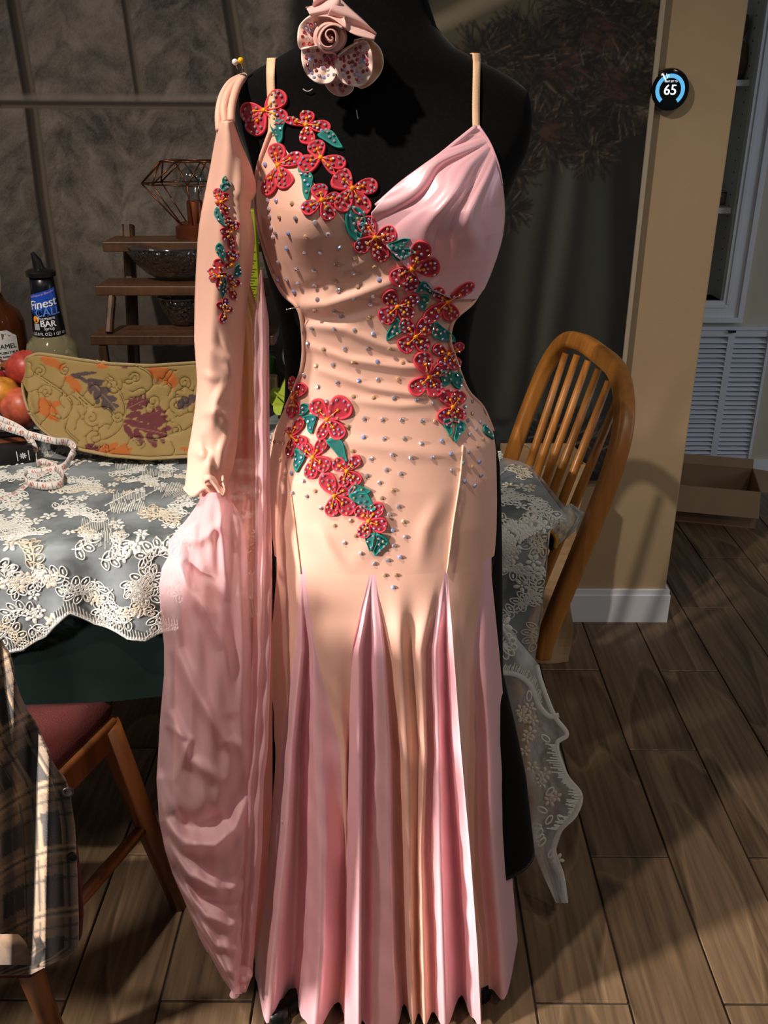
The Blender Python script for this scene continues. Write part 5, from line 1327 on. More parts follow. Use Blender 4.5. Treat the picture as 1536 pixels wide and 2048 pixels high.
LF(Bc, (870, 945), (1110, 950), 90, 5.12, -.3, ng=6); LF(Bc, (900, 970), (975, 1130), 110, 5.12, -.2, ng=5); LF(Bc, (690, 1195), (590, 1450), 110, 5.12, -.14, ng=4); LF(Bc, (1060, 1235), (1275, 1470), 130, 5.12, .14, ng=7)
FL(Bc, (690, 1085), [(565, 935, .86), (920, 985, .46), (515, 1245, .74), (845, 1215, .84)])
FL(Bc, (1190, 1030), [(1060, 905, .7), (1470, 845, .34), (965, 1250, .46), (1255, 1235, .76)])
FL(Bc, (870, 1390), [(735, 1215, .66), (1055, 1225, .74), (715, 1540, .8), (1000, 1525, .82)])
FL(Cc, (905, 515), [(740, 430, .7), (1100, 400, .46), (1030, 690, .74), (800, 660, .5)])
LF(Cc, (960, 715), (850, 900), 150, 5.908, .1, ng=5); LF(Cc, (960, 740), (1060, 940), 130, 5.908, -.1, ng=5)
FL(Cc, (690, 780), [(590, 490, .72), (920, 650, .56), (480, 990, .66), (810, 1020, .76)])
FL(Cc, (960, 1140), [(870, 940, .76), (1085, 960, .8), (840, 1340, .8), (1085, 1310, .84)])
LF(Cc, (985, 1270), (920, 1490), 100, 5.908, .22, ng=4); LF(Cc, (1000, 1270), (1030, 1570), 100, 5.908, -.2, ng=4)
LF(Hc, (420, 365), (300, 460), 90, 5.12, .14, ng=5); LF(Hc, (330, 475), (455, 645), 110, 5.12, -.3, ng=6); LF(Hc, (265, 795), (290, 1050), 100, 5.12, -.14, ng=6); LF(Hc, (570, 715), (812, 935), 115, 5.12, -.14, ng=0)
FL(Hc, (255, 285), [(230, 60, .34), (360, 140, .66), (210, 490, .42), (300, 450, .4)], gr=.0015)
FL(Hc, (595, 500), [(435, 310, .66), (815, 310, .84), (750, 700, .66), (510, 715, .48)])
FL(Hc, (235, 680), [(340, 490, .44), (185, 585, .6), (200, 890, .42), (380, 770, .74)])
FL(Hc, (450, 890), [(320, 760, .7), (570, 700, .52), (615, 1010, .78), (410, 1120, .58)])
FL(Hc, (790, 1030), [(655, 920, .84), (920, 880, .56), (930, 1155, .62), (740, 1195, .62)])
LF(Hc, (800, 1265), (1040, 1225), 90, 5.12, -.16, ng=5); LF(Hc, (800, 1275), (1100, 1425), 140, 5.12, -.12, ng=8)
FL(Hc, (665, 1280), [(550, 1055, .66), (865, 1170, .56), (620, 1500, .62), (860, 1465, .66)])
FL(Hc, (1010, 1540), [(890, 1390, .72), (1145, 1360, .6), (1200, 1610, .76), (940, 1715, .7)])
LF(Hc, (1085, 1665), (1005, 1850), 90, 5.12, .2, ng=5); LF(Hc, (1090, 1665), (1095, 1905), 110, 5.12, -.26, ng=6)
LF(cv(1, 0, 0), (968, 848), (985, 880), 10, 1, .1, ng=3)

# ---- loose rhinestones on the peach cloth
R1 = [(288, 722), (267, 785), (337, 880), (405, 893), (350, 952), (421, 958), (505, 975), (333, 1022), (389, 1024), (465, 1037), (560, 1027), (382, 1090), (460, 1110), (527, 1107), (610, 1085), (680, 1130), (425, 1180), (500, 1187), (600, 1158), (765, 1170), (305, 915), (308, 950), (315, 1000), (322, 1040), (300, 880), (345, 1150), (380, 1225)]
R2 = [(300, 45), (400, 68), (485, 78), (590, 55), (685, 12), (815, 50), (380, 110), (605, 103), (707, 85), (500, 152), (685, 145), (783, 130), (770, 172), (485, 205), (585, 210), (617, 235), (760, 243), (470, 298), (582, 302), (687, 308), (783, 327), (450, 375), (530, 405), (637, 400), (755, 400), (868, 402), (493, 490), (578, 483), (682, 472), (805, 470), (933, 474), (432, 537), (502, 598), (600, 573), (711, 567), (807, 560), (910, 556), (547, 673), (682, 648), (785, 652), (890, 655), (1005, 663), (1090, 683), (655, 800), (737, 760), (830, 765), (928, 765), (1033, 770), (1098, 773), (735, 855), (838, 862), (943, 862), (1030, 887), (1133, 873), (678, 926), (772, 965), (880, 945), (977, 960), (1085, 958), (1182, 940), (752, 1053), (850, 1022), (923, 1042), (1186, 1023), (816, 1088), (883, 1127), (368, 1038), (335, 1045), (428, 1080), (373, 1140), (445, 1157), (486, 1130), (517, 1218), (668, 1283), (585, 1307), (694, 1360), (636, 1395), (720, 1450), (827, 1167), (913, 1210), (865, 1250), (938, 1288), (946, 1365), (890, 1410), (855, 1485), (920, 1468), (788, 1500),
      (1290, 672), (1252, 700), (1290, 735), (1268, 770), (1330, 778), (1310, 815), (1278, 840), (1345, 866), (1318, 900), (1272, 930), (1327, 980), (1290, 1007), (1243, 985), (1335, 1050), (1252, 1080), (1303, 1103), (283, 880), (305, 883), (325, 885), (310, 970), (330, 830)]
R3 = [(665, 58), (725, 43), (780, 30), (710, 107), (760, 107), (748, 160)]
for (x, y) in R1: rhinestone(400 + x / 2.194, y / 2.194, gown)
for (x, y) in R2: rhinestone(440 + x / 2.56, 540 + y / 2.56, gown)
for (x, y) in R3: rhinestone(440 + x / 2.16, 1100 + y / 2.16, gown)
rhinestone(440 + 883 / 2.56, 540 + 1330 / 2.56, gown, kind=2)
rhinestone(566, 1643, gown, .0024)

# waist pin
PINM = mat('steel_pin', (190, 184, 176), .25, metal=.9)
b = MB(); p, n = hit(600, 612); b.tube([P(574, 619, p.y - .01), p - Vector((0, .004, 0))], .0007, 6); b.tube([P(574, 619, p.y - .01), P(572.5, 619.5, p.y - .01)], .0014, 8); wp = b.build('waist_pin', PINM)
tag(wp, 'steel dressmaker pin at the gathered waist of the peach gown', 'pin')

# ================================================================== DETACHED SLEEVE WITH CHIFFON FLOAT
sl = thing('pinned_sleeve', tuple(P(440, 600, 1.08)), 'peach sleeve with red flowers and long pink chiffon float pinned to mannequin shoulder', 'sleeve')
def sD(y): return float(np.interp(y, [150, 245, 420, 1000, 1500, 1990], [1.165, 1.115, 1.105, 1.10, 1.055, 1.012]))
sy_ = [243, 262, 290, 330, 365, 385, 400, 420, 450, 480, 530, 600, 680, 760, 816, 874, 905, 930, 955, 975]
sl_l = [444, 437, 431, 424, 417, 413, 410, 406, 401, 398, 395, 392, 391, 397, 393, 384, 378, 377, 374, 372]
sl_r = [463, 470, 480, 498, 509, 510, 500, 498, 504, 507, 503, 492, 487, 482, 478, 473, 470, 465, 458, 452]
slv_fold = ridge([([(462, 245), (440, 400), (436, 520), (418, 700), (404, 860)], .010, 16), ([(440, 290), (424, 400), (412, 520), (404, 700)], -.006, 12), ([(480, 300), (478, 420), (480, 520), (482, 640)], .006, 10), ([(500, 380), (494, 450), (496, 520)], .006, 8), ([(430, 700), (455, 720), (470, 760)], .005, 9), ([(405, 826), (435, 822), (470, 848)], .006, 9), ([(445, 775), (430, 810), (425, 850)], .007, 9), ([(390, 900), (418, 915), (418, 950)], .009, 9), ([(460, 860), (445, 900), (440, 950)], .008, 10), ([(410, 880), (420, 930)], -.007, 9), ([(436, 640), (452, 690), (478, 740)], .003, 6), ([(400, 745), (440, 760)], .004, 8)])
def sleeve_pt(u, y, back=0.):
    l, r = interp(y, sy_, sl_l), interp(y, sy_, sl_r); x = l + (r - l) * u; b_ = .030 * (1 - abs(2 * u - 1) ** 2.2)
    return P(x, y, sD(y) - b_ - slv_fold(x, y)) if not back else P(x, y, sD(y) + .012 * (1 - abs(2 * u - 1) ** 2.2))
b = MB(); ysv = np.linspace(243, 975, 150)
def hemy(u, y):  # lower edge droops to the right
    k = (y - 243) / 732.; return y + max(0, k - .86) / .14 * (18 * u + 10 * math.sin(u * 9))
b.grid([[sleeve_pt(u, y) + Vector((0, 0, 0)) if y < 872 else sleeve_pt(u, hemy(u, y)) for u in np.linspace(0, 1, 46)] for y in ysv])
slv = solidify(b.build('sleeve_front', PEACH, sl), .0018, -1)
b = MB(); b.grid([[sleeve_pt(u, y, 1) for u in np.linspace(0, 1, 20)] for y in np.linspace(285, 960, 80)]); b.build('sleeve_back', PEACH, sl)
b = MB(); b.tube([sleeve_pt(u, hemy(u, 975)) + Vector((0, -.003, .001)) for u in np.linspace(0, 1, 40)], .0034, 8); b.build('cuff_hem', PEACH, sl)
# rolled curl at the cuff
cr_ = catmull([(409, 966), (420, 962), (432, 975), (440, 988), (447, 992), (450, 980), (445, 966)], 5)
b = MB(); b.grid([[P(x, y - k, sD(970) - .035 - .004 * math.sin(k / 3)) for k in (0, 5, 10, 15)] for x, y in cr_]); solidify(b.build('cuff_curl', PEACH, sl), .003, 0)
pinp = surf(487, 152, .006)
for pts, r in (([(438, 262), (437, 225), (445, 190), (462, 165), (486, 153)], .0040), ([(450, 246), (448, 215), (456, 186), (470, 166), (487, 153)], .0040), ([(462, 243), (463, 215), (470, 186), (479, 166), (489, 153)], .0044), ([(441, 275), (443, 240), (449, 200), (466, 172), (486, 154)], .0030)):
    b = MB(); n_ = len(pts); b.tube([P(x, y, 1.118 + (pinp.y - 1.118) * (i / (len(pts) * 5 - 5.)) ** 1.5 - .012) for i, (x, y) in enumerate(catmull(pts, 5))], r, 10); b.build('loop_strap', PEACH, sl)
SB = world_tris([slv])
Sc = cv(3.413, 300, 90)
def SF(c, tips): return flower(sl, Sc(*c), [(*Sc(t[0], t[1]), *t[2:]) for t in tips], bv=SB, gr=.0014, gap=6.2, ng=5, knob=.7)
def SLF(b0, t0, w, bend=.15, ng=4): return leaf(sl, Sc(*b0), Sc(*t0), w / 3.413, bend, bv=SB, gr=.0013, ng=ng, gap=6)
SLF((490, 1005), (525, 893), 40, .16); SLF((500, 1005), (556, 935), 36, -.2, 3); SLF((465, 1105), (515, 1250), 46, .05, 7); SLF((475, 1345), (508, 1490), 44, .05, 7); SLF((570, 1585), (612, 1492), 40, .15, 4); SLF((515, 1590), (490, 1730), 40, .05, 5)
SF((492, 1075), [(468, 980, .62), (538, 1015, .7), (458, 1085, .7), (520, 1170, .55)])
SF((545, 1275), [(605, 1210, .62), (525, 1170, .5), (480, 1265, .6), (565, 1395, .5), (495, 1330, .5)])
SF((550, 1495), [(585, 1400, .7), (535, 1400, .5), (505, 1510, .6)])
SF((472, 1575), [(475, 1455, .5), (415, 1530, .66), (415, 1600, .6), (525, 1565, .5), (480, 1670, .5)])
SF((555, 1650), [(550, 1565, .6), (608, 1605, .66), (575, 1738, .55), (518, 1690, .6)])
SF((505, 1812), [(520, 1725, .55), (460, 1755, .6), (563, 1800, .66), (495, 1903, .6)])
# chiffon float: inner sheet, outer fold and big draped swag
SALM = sheer('salmon_chiffon', (244, 176, 160), .90, .45)
def sheet(name, rowtab, Dfn, m, nu=48, nv=120, amp=0., fn=None, t=None):
    ys = [r[0] for r in rowtab]
    def pt(u, y):
        l, r = interp(y, ys, [q[1] for q in rowtab]), interp(y, ys, [q[2] for q in rowtab]); x = l + (r - l) * u
        return P(x, y, Dfn(u, y) - (fn(u, (y - ys[0]) / (ys[-1] - ys[0]), x, y) if fn else 0))
    b = MB(); b.grid([[pt(u, y) for u in np.linspace(0, 1, nu)] for y in np.linspace(ys[0], ys[-1], nv)]); return b.build(name, m, sl)
inner = [(400, 455, 484), (480, 430, 492), (560, 420, 497), (610, 408, 514), (650, 400, 530), (760, 396, 538), (900, 392, 540), (1000, 400, 541), (1100, 380, 544), (1300, 350, 545), (1600, 345, 545), (1800, 400, 530), (1930, 455, 505)]
sheet('float_lining', inner, lambda u, y: sD(y) + .022, SALM, fn=lambda u, t, x, y: .006 * math.sin(u * 19 + t * 3) + .004 * math.sin(u * 37))
outer = [(540, 520, 524), (590, 512, 530), (640, 506, 538), (800, 508, 539), (940, 511, 540), (1100, 511, 542), (1300, 505, 542), (1500, 496, 536), (1560, 490, 528), (1700, 484, 524), (1850, 478, 512), (1950, 472, 505), (1985, 470, 492)]
sheet('float_edge_fold', outer, lambda u, y: sD(y) - .004, CHIFFON, nu=26, nv=140, fn=lambda u, t, x, y: .012 * math.sin(u * math.pi) + .004 * math.sin(u * 12 + t * 6) + .0015 * math.sin(t * 90 + u * 5))
sw_l = [(985, 408, 452), (1010, 394, 470), (1040, 372, 484), (1065, 350, 490), (1085, 336, 492), (1110, 338, 494), (1135, 324, 496), (1170, 318, 498), (1230, 321, 500), (1290, 328, 502), (1350, 328, 503), (1440, 320, 503), (1560, 313, 500), (1640, 318, 497), (1700, 330, 494), (1750, 346, 492), (1800, 368, 490), (1850, 388, 488), (1890, 410, 487), (1930, 430, 486), (1960, 446, 486), (1988, 468, 484)]
SWF = [([(342, 1090), (372, 1170), (420, 1230), (452, 1300), (462, 1420)], .016, 15), ([(330, 1180), (352, 1300), (400, 1400), (450, 1480), (484, 1500)], .012, 14), ([(326, 1300), (336, 1420), (380, 1520), (440, 1560)], .010, 13),
       ([(318, 1560), (330, 1640), (372, 1688), (430, 1690), (468, 1660), (494, 1600)], .022, 15), ([(340, 1640), (400, 1650), (450, 1630), (488, 1540)], -.018, 20), ([(334, 1690), (380, 1750), (440, 1780), (490, 1770)], .016, 12), ([(352, 1740), (400, 1795), (450, 1810), (490, 1800)], -.010, 10),
       ([(366, 1780), (410, 1830), (455, 1850), (488, 1850)], .012, 10), ([(392, 1840), (430, 1890), (484, 1905)], .010, 9), ([(420, 1900), (450, 1940), (484, 1950)], .008, 8), ([(478, 1000), (484, 1200), (486, 1400), (492, 1550)], .012, 12), ([(440, 1010), (446, 1100), (452, 1190)], .009, 9), ([(350, 1075), (400, 1080), (440, 1050), (452, 1010)], .006, 11), ([(345, 1110), (400, 1150), (440, 1160)], -.007, 12), ([(334, 1450), (380, 1480), (350, 1560)], .004, 7)]
swf = ridge(SWF)
def swag(u, t, x, y):
    f = swf(x, y); a = float(sm(1500, 1750, np.array(y)))
    return .036 * math.sin(math.pi * min(1, u * 1.02)) ** .6 + f * 1.2 + .0014 * math.sin((y + 150 * (2 * u - 1.1) ** 2) / 9.) * a + .0018 * math.sin(x / 8. + y / 60.) + .0012 * math.sin(x / 5. - y / 33.)
sheet('chiffon_float', sw_l, lambda u, y: sD(y) - .004, CHIFFON, nu=80, nv=260, fn=swag)
b = MB(); b.tube([P(x, y, sD(y) - .012) for x, y in catmull([(411, 985), (398, 1008), (376, 1040), (352, 1068), (336, 1086)], 6)], .0018, 6); b.build('rolled_hem', CHIFFON, sl)
b = MB(); b.tube([P(x, y, sD(y) - .03) for x, y in catmull([(424, 992), (420, 1010), (402, 1040), (370, 1075)], 6)], .0012, 6); b.build('rolled_hem', CHIFFON, sl)
low = [(1790, 388, 410), (1830, 388, 424), (1870, 396, 440), (1905, 414, 446)]
sheet('float_corner', low, lambda u, y: sD(y) + .018, CHIFFON, nu=14, nv=20, fn=lambda u, t, x, y: .008 * math.sin(u * 5))
b = MB(); bm = bmesh.new()
for cx, cy, rr in ((478, 1968, .012), (488, 1945, .014), (470, 1984, .008)):
    c = P(cx, cy, 1.0); b.tube([c + Vector((0, 0, -rr)), c + Vector((0, -.004, 0)), c + Vector((0, 0, rr))], [rr * .4, rr, rr * .5], 12)
b.build('bunched_hem', CHIFFON, sl); bm.free()
# ball-headed pins at the shoulder
for (hx, hy, m, lab, tx) in ((470, 124, mat('white_pearl_head', (228, 220, 226), .2), 'white ball-headed pin left of the yellow one at the sleeve loops', 479), (481.5, 121, mat('yellow_ball_head', (236, 180, 20), .25), 'yellow ball-headed pin right of the white one at the sleeve loops', 490)):
    o = thing('ball_head_pin', tuple(P(tx, 150, pinp.y)), lab, 'pin', None); h = P(hx, hy, pinp.y - .03); b = MB(); b.tube([h, P(tx, 150, pinp.y - .004)], .0006, 6); b.build('shaft', PINM, o)
    bm = bmesh.new(); bmesh.ops.create_icosphere(bm, subdivisions=3, radius=.0035); b = MB(); b.add([h + v.co for v in bm.verts], [tuple(v.index for v in f.verts) for f in bm.faces]); bm.free(); b.build('head', m, o)

# ================================================================== FABRIC ROSE AT THE NECK
ROSE = sheer('pale_pink_organza', (240, 200, 192), .97, .25); ROSEI = mat('dusty_rose_silk', (228, 174, 162), .55, sheen=.4); ROSEW = mat('cream_petal_edge', (240, 220, 206), .6)
rp = P(680, 95, DM - .105)
ro = thing('fabric_rose', tuple(P(680, 110, DM - .06)), 'pink fabric rose choker studded with rhinestones at the mannequin neck', 'flower')
PETM = mat('blush_petal_silk', (238, 202, 188), .5, sheen=.3)
RD = DM - .075
def rpetal(ctr, outline, D0, cup, name, m, rim=True, back=0.):
    n = len(outline); cl = [np.array(p) for p in outline]; b = MB(); rings = []
    sm_o = catmull(list(outline) + [outline[0]], 5)[:-1]; n = len(sm_o)
    for s in (1.0, .97, .85, .65, .4, .15):
        rings.append([P(ctr[0] + (x - ctr[0]) * s, ctr[1] + (y - ctr[1]) * s, D0 - cup * s ** 2 + (0 if s < .99 else .001) + .002 * math.sin(i * .7) * s) for i, (x, y) in enumerate(sm_o)])
    o_ = 0
    for r in rings: b.v += [tuple(v) for v in r]
    for i in range(5):
        for k in range(n): b.f.append((i * n + k, i * n + (k + 1) % n, (i + 1) * n + (k + 1) % n, (i + 1) * n + k)); b.m.append(1 if i < 1 else 0)
    b.f.append(tuple(5 * n + k for k in range(n))); b.m.append(0)
    return solidify(b.build(name, [m, ROSEW], ro), .0018, 0)
z5 = lambda x, y: (580 + x / 6.982, y / 6.982)
rpetal(z5(1050, 850), [z5(*p) for p in ((900, 560), (1080, 540), (1240, 660), (1300, 840), (1260, 1020), (1120, 1180), (980, 1230), (900, 1100))], RD + .004, .006, 'petal', mat('tan_petal_back', (206, 158, 124), .6))
pet = [rpetal(z5(700, 1180), [z5(*p) for p in ((480, 1150), (560, 1270), (680, 1335), (800, 1320), (880, 1240), (860, 1100), (700, 1060), (560, 1080))], RD, .008, 'petal', PETM),
       rpetal(z5(620, 560), [z5(*p) for p in ((560, 250), (330, 200), (150, 330), (105, 520), (140, 680), (280, 740), (480, 700), (620, 500))], RD - .006, .012, 'petal', PETM),
       rpetal(z5(620, 640), [z5(*p) for p in ((160, 680), (165, 860), (220, 1020), (340, 1140), (470, 1175), (600, 1130), (650, 950), (620, 760), (420, 640))], RD - .012, .016, 'petal', PETM),
       rpetal(z5(760, 680), [z5(*p) for p in ((650, 800), (640, 980), (700, 1120), (840, 1200), (1000, 1200), (1120, 1080), (1160, 880), (1130, 700), (1040, 560), (860, 640))], RD - .016, .014, 'petal', PETM)]
# wrapped heart
b = MB(); rows = []
for s in np.linspace(0, 1, 90):
    a = s * 6.2832 * 1.9; r = 5 + 24 * s + 3 * math.sin(a * 1.7)
    rows.append([P(z5(560, 520)[0] + (r + q * 2.2) * math.cos(a) * .95, z5(560, 520)[1] + (r + q * 2.2) * math.sin(a) * .95 + q * .5, RD - .050 + q * .013 + .006 * s) for q in (-1, -.3, .4, 1, 2)])
b.grid(rows); solidify(b.build('rose_heart', ROSEI, ro), .0014, 0)
b = MB(); rows = []
for a in np.linspace(0, 6.2832, 40)[:-1]: rows.append([P(z5(560, 520)[0] + r * math.cos(a), z5(560, 520)[1] + r * math.sin(a), RD - d) for r, d in ((34, .016), (27, .040), (20, .036), (6, .03))])
rows.append(rows[0]); b.grid(rows); b.build('rose_heart_base', ROSEI, ro)
# organza folds above
def ruffle(pts0, pts1, D0, D1, m=ROSE):
    p0, p1 = catmull([z5(*p) for p in pts0], 8), catmull([z5(*p) for p in pts1], 8); b = MB(); rows = []
    for i in range(len(p0)):
        rows.append([P(p0[i][0] + (p1[i][0] - p0[i][0]) * t, p0[i][1] + (p1[i][1] - p0[i][1]) * t, D0 + (D1 - D0) * t + .006 * math.sin(t * 7 + i * .25)) for t in np.linspace(0, 1, 12)])
    b.grid(rows); solidify(b.build('organza_fold', m, ro), .001, 0)
ruffle([(220, 100), (420, 60), (640, -40), (700, 0)], [(290, 230), (560, 240), (760, 380), (800, 420)], RD - .01, RD - .035)
ruffle([(640, -80), (800, 80), (1000, 260), (1210, 470)], [(520, 230), (700, 360), (900, 480), (1170, 570)], RD - .012, RD - .032)
ruffle([(330, -140), (500, -160), (640, -120), (720, -60)], [(320, 110), (460, 90), (600, 120), (720, 140)], RD + .002, RD - .012)
RB = world_tris([o for o in ro.children if o.name.split('.')[0] == 'petal'])
RG = [(185, 610), (240, 540), (300, 490), (220, 380), (290, 340), (350, 320), (270, 415), (195, 455), (340, 400), (400, 420), (170, 520), (250, 330), (265, 610), (320, 640), (385, 710), (250, 705), (315, 730), (215, 760), (315, 795), (220, 815), (270, 840), (350, 845), (420, 870), (235, 910), (330, 910), (395, 935), (455, 960), (500, 925), (265, 970), (370, 1000), (300, 1030), (405, 1065), (335, 1090), (470, 1085), (535, 985), (540, 1060), (620, 1050), (475, 780), (520, 830), (560, 780), (600, 840), (540, 880), (600, 900), (640, 800), (500, 850), (665, 1165), (590, 1190), (710, 1190), (780, 1215), (690, 1260), (750, 1275), (830, 1160),
      (710, 980), (765, 985), (740, 1060), (825, 1085), (810, 1020), (900, 1055), (945, 995), (970, 1060), (1030, 1000), (1000, 940), (1085, 985), (1025, 1090), (930, 1120), (1085, 900), (1080, 830), (960, 1160), (860, 940), (760, 930), (820, 880), (880, 860), (940, 840), (1000, 820), (760, 850), (820, 800), (900, 780), (960, 740), (1020, 700), (1080, 740), (700, 830), (740, 800), (860, 1000), (920, 900), (980, 880), (1040, 860), (1040, 780), (930, 690), (990, 660)]
for (x, y) in RG:
    px, py = z5(x, y); inner_ = math.hypot(x - 640, y - 640) < 330
    rhinestone(px, py, ro, .0020, kind=3 if inner_ or rg.random() < .3 else rg.choice((0, 0, 2, 3)), bv=RB, Dref=None)
# lint threads on the velvet
for pts in ([(606, 178), (612, 182), (619, 182), (625, 178)], [(713, 220), (714, 229), (716, 238)]):
    b = MB(); b.tube([surf(x, y, .004) for x, y in catmull(pts, 4)], .0006, 5); tag(b.build('lint_thread', mat('white_lint', (200, 198, 190), .8)), 'curled white lint thread below the rose on black velvet' if pts[0][0] == 606 else 'straight white lint thread on the black velvet chest', 'thread')
# ================================================================== CHAIRS, BAG, SHIRT
HONEY = wood_mat('honey_oak', (132, 78, 26), (190, 124, 52), ring=7, stretch=(1, 1, .14), fine=70, rough=.38, rnd=.05)
N_, F_ = Pz(1086, 1292, .43), Pz(978, 1075, .43)
ax = (F_ - N_); ax.z = 0; hwid = ax.length / 2; ax.normalize(); nx = Vector((ax.y, -ax.x, 0)); Cc_ = (N_ + F_) / 2
lean, hv = .15, .5
for _ in range(60):
    def res(l_, h_): q = proj(Cc_ + nx * l_ + Vector((0, 0, h_))); return q[0] - 1196, q[1] - 706
    r0_ = res(lean, hv); e = 1e-4; ra = res(lean + e, hv); rb_ = res(lean, hv + e)
    a11, a21, a12, a22 = (ra[0] - r0_[0]) / e, (ra[1] - r0_[1]) / e, (rb_[0] - r0_[0]) / e, (rb_[1] - r0_[1]) / e; det = a11 * a22 - a12 * a21
    lean -= (a22 * r0_[0] - a12 * r0_[1]) / det; hv -= (-a21 * r0_[0] + a11 * r0_[1]) / det
print('chair back: lean %.3f height %.3f width %.3f' % (lean, hv, hwid * 2))
wc = thing('windsor_chair', tuple(Cc_ - nx * .2 - Vector((0, 0, .43))), 'honey oak bow-back spindle chair at the right end of the table', 'chair')
def bk_pt(s, v): return Cc_ + ax * (s * hwid) + nx * (lean * (v / hv) ** 1.15) + Vector((0, 0, v))
prof_ = [(-1.0, -.02), (-1.05, .10), (-1.08, .25), (-1.05, .36), (-.95, .425), (-.74, .47), (-.45, .496), (0, .5), (.45, .496), (.80, .475), (1.00, .42), (1.06, .34), (1.07, .22), (1.03, .08), (1.0, -.02)]
prof_ = [(s, v * (hv / .5) if v > 0 else v) for s, v in prof_]
bowp = [bk_pt(s, max(v, 0)) + Vector((0, 0, min(v, 0))) for s, v in catmull(prof_, 7)]
nrm_ = (nx - Vector((0, 0, lean / hv))).normalized()
b = MB(); b.bar(bowp, .030, .034, nrm_); bevel(b.build('bow', HONEY, wc), .003)
for s in (-.66, -.40, -.13, .13, .40, .66):
    tv = hv * (1 - .10 * abs(s) ** 2.4 - .02) - .012
    p0, p1 = bk_pt(s * .82, 0), bk_pt(s * 1.02, tv)
    b = MB(); b.tube([p0, p0.lerp(p1, .3), p0.lerp(p1, .6), p1], [.0075, .0092, .0085, .0065], 12); b.build('spindle', HONEY, wc)
b = MB(); seat = []
fw = -nx
for (u, w_) in [(math.cos(t), math.sin(t)) for t in np.linspace(0, 2 * math.pi, 49)[:-1]]:
    cu, sw_ = math.copysign(abs(u) ** .6, u), math.copysign(abs(w_) ** .6, w_); seat.append(Cc_ + ax * (cu * (hwid + .03)) + fw * (.185 + sw_ * .205))
n = len(seat); lo = [p + Vector((0, 0, -.035)) for p in seat]; b.add(seat + lo, [tuple(range(n)), tuple(range(2 * n - 1, n - 1, -1))] + [(i, n + i, n + (i + 1) % n, (i + 1) % n) for i in range(n)])
bevel(b.build('seat', HONEY, wc, smooth=False), .008, 3)
for sa, sf in ((-.75, .05), (.75, .05), (-.75, .34), (.75, .34)):
    p0 = Cc_ + ax * (sa * hwid) + fw * sf + Vector((0, 0, -.03)); p1 = Cc_ + ax * (sa * hwid * 1.25) + fw * (sf + (-.06 if sf < .2 else .05)); p1.z = .0
    b = MB(); b.tube([p0, p0.lerp(p1, .3), p0.lerp(p1, .55), p1], [.014, .018, .019, .011], 14); b.build('leg', HONEY, wc)
b = MB(); b.tube([Cc_ + ax * (-.85 * hwid) + fw * .20 - Vector((0, 0, .24)), Cc_ + ax * (.85 * hwid) + fw * .20 - Vector((0, 0, .24))], .010, 10); b.build('stretcher', HONEY, wc)
# cushion on the seat with gold braid
cu = thing('seat_cushion', tuple(Cc_ + fw * .12 + Vector((0, 0, .002))), 'patterned cream cushion with gold braid standing on the spindle chair seat', 'cushion')
c0_ = P(1118, 1060, 1.42); cpts = [P(x, y, 1.41 + .002 * i) for i, (x, y) in enumerate([(1092, 1036), (1118, 1026), (1144, 1044), (1136, 1062), (1126, 1082), (1116, 1092), (1106, 1070), (1098, 1048)])]
b = MB(); n = len(cpts); back = [p + Vector((.03, .05, -.004)) for p in cpts]; mid_ = sum(cpts, Vector()) / n + Vector((-.01, -.02, 0)); low_ = [Vector((p.x, p.y + .02, .432)) for p in cpts]
b.add(cpts + [mid_], [(i, (i + 1) % n, n) for i in range(n)]); b.add(cpts + back, [(i, n + i, n + (i + 1) % n, (i + 1) % n) for i in range(n)] + [tuple(range(2 * n - 1, n - 1, -1))])
b.build('cushion_cover', mat('cream_brocade', (206, 196, 176), .7, noise=(90, .45)), cu)
b = MB(); b.tube([P(x, y, 1.402) for x, y in catmull([(1092, 1038), (1096, 1054), (1108, 1068), (1112, 1080), (1110, 1096)], 6)], .0042, 8); b.build('gold_braid', mat('gold_braid', (196, 140, 40), .45, metal=.3, bump=(500, .6)), cu)
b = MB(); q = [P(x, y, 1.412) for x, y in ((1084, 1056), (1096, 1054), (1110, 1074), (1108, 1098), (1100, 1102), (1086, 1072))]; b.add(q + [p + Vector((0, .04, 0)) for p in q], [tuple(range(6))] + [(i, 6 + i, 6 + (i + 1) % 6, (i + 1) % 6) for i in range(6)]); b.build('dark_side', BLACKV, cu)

# kraft paper bag against the wall
KR = mat('kraft_paper', (176, 142, 104), .8, noise=(7, .08), bump=(30, .5))
bx0, bx1 = P(1000, 1326, 2.02).x, P(1143, 1326, 2.02).x
bt = P(1100, 930, 2.06).z; y0_, y1_ = Pz(1100, 1326, .0).y, D_WALL - .03
bag = thing('paper_bag', ((bx0 + bx1) / 2, (y0_ + y1_) / 2, 0), 'tall crumpled kraft paper bag with cord handles between spindle chair and wall', 'bag')
def bagpt(t, z):
    per = [(bx0, y0_), (bx1, y0_), (bx1 + .0, (y0_ + y1_) / 2), (bx1, y1_), (bx0, y1_), (bx0, (y0_ + y1_) / 2)]
    i = int(t) % 6; f = t - int(t); a_, c_ = per[i], per[(i + 1) % 6]; k = z / bt
    x, y = a_[0] + (c_[0] - a_[0]) * f, a_[1] + (c_[1] - a_[1]) * f
    gus = .03 * k if i in (1, 2) and abs(x - bx1) < .001 else 0
    pin = math.sin(math.pi * k) * .012
    x += -gus * (1 - abs((f if i == 1 else 1 - f) - 1)) * 0 - (pin if x > (bx0 + bx1) / 2 else -pin) + .006 * math.sin(z * 31 + t * 5); y += .006 * math.sin(z * 27 + t * 4 + x * 20) + (.03 * k if y < (y0_ + y1_) / 2 else 0)
    return Vector((x, y, z))
tt_ = np.linspace(0, 6, 73)[:-1]
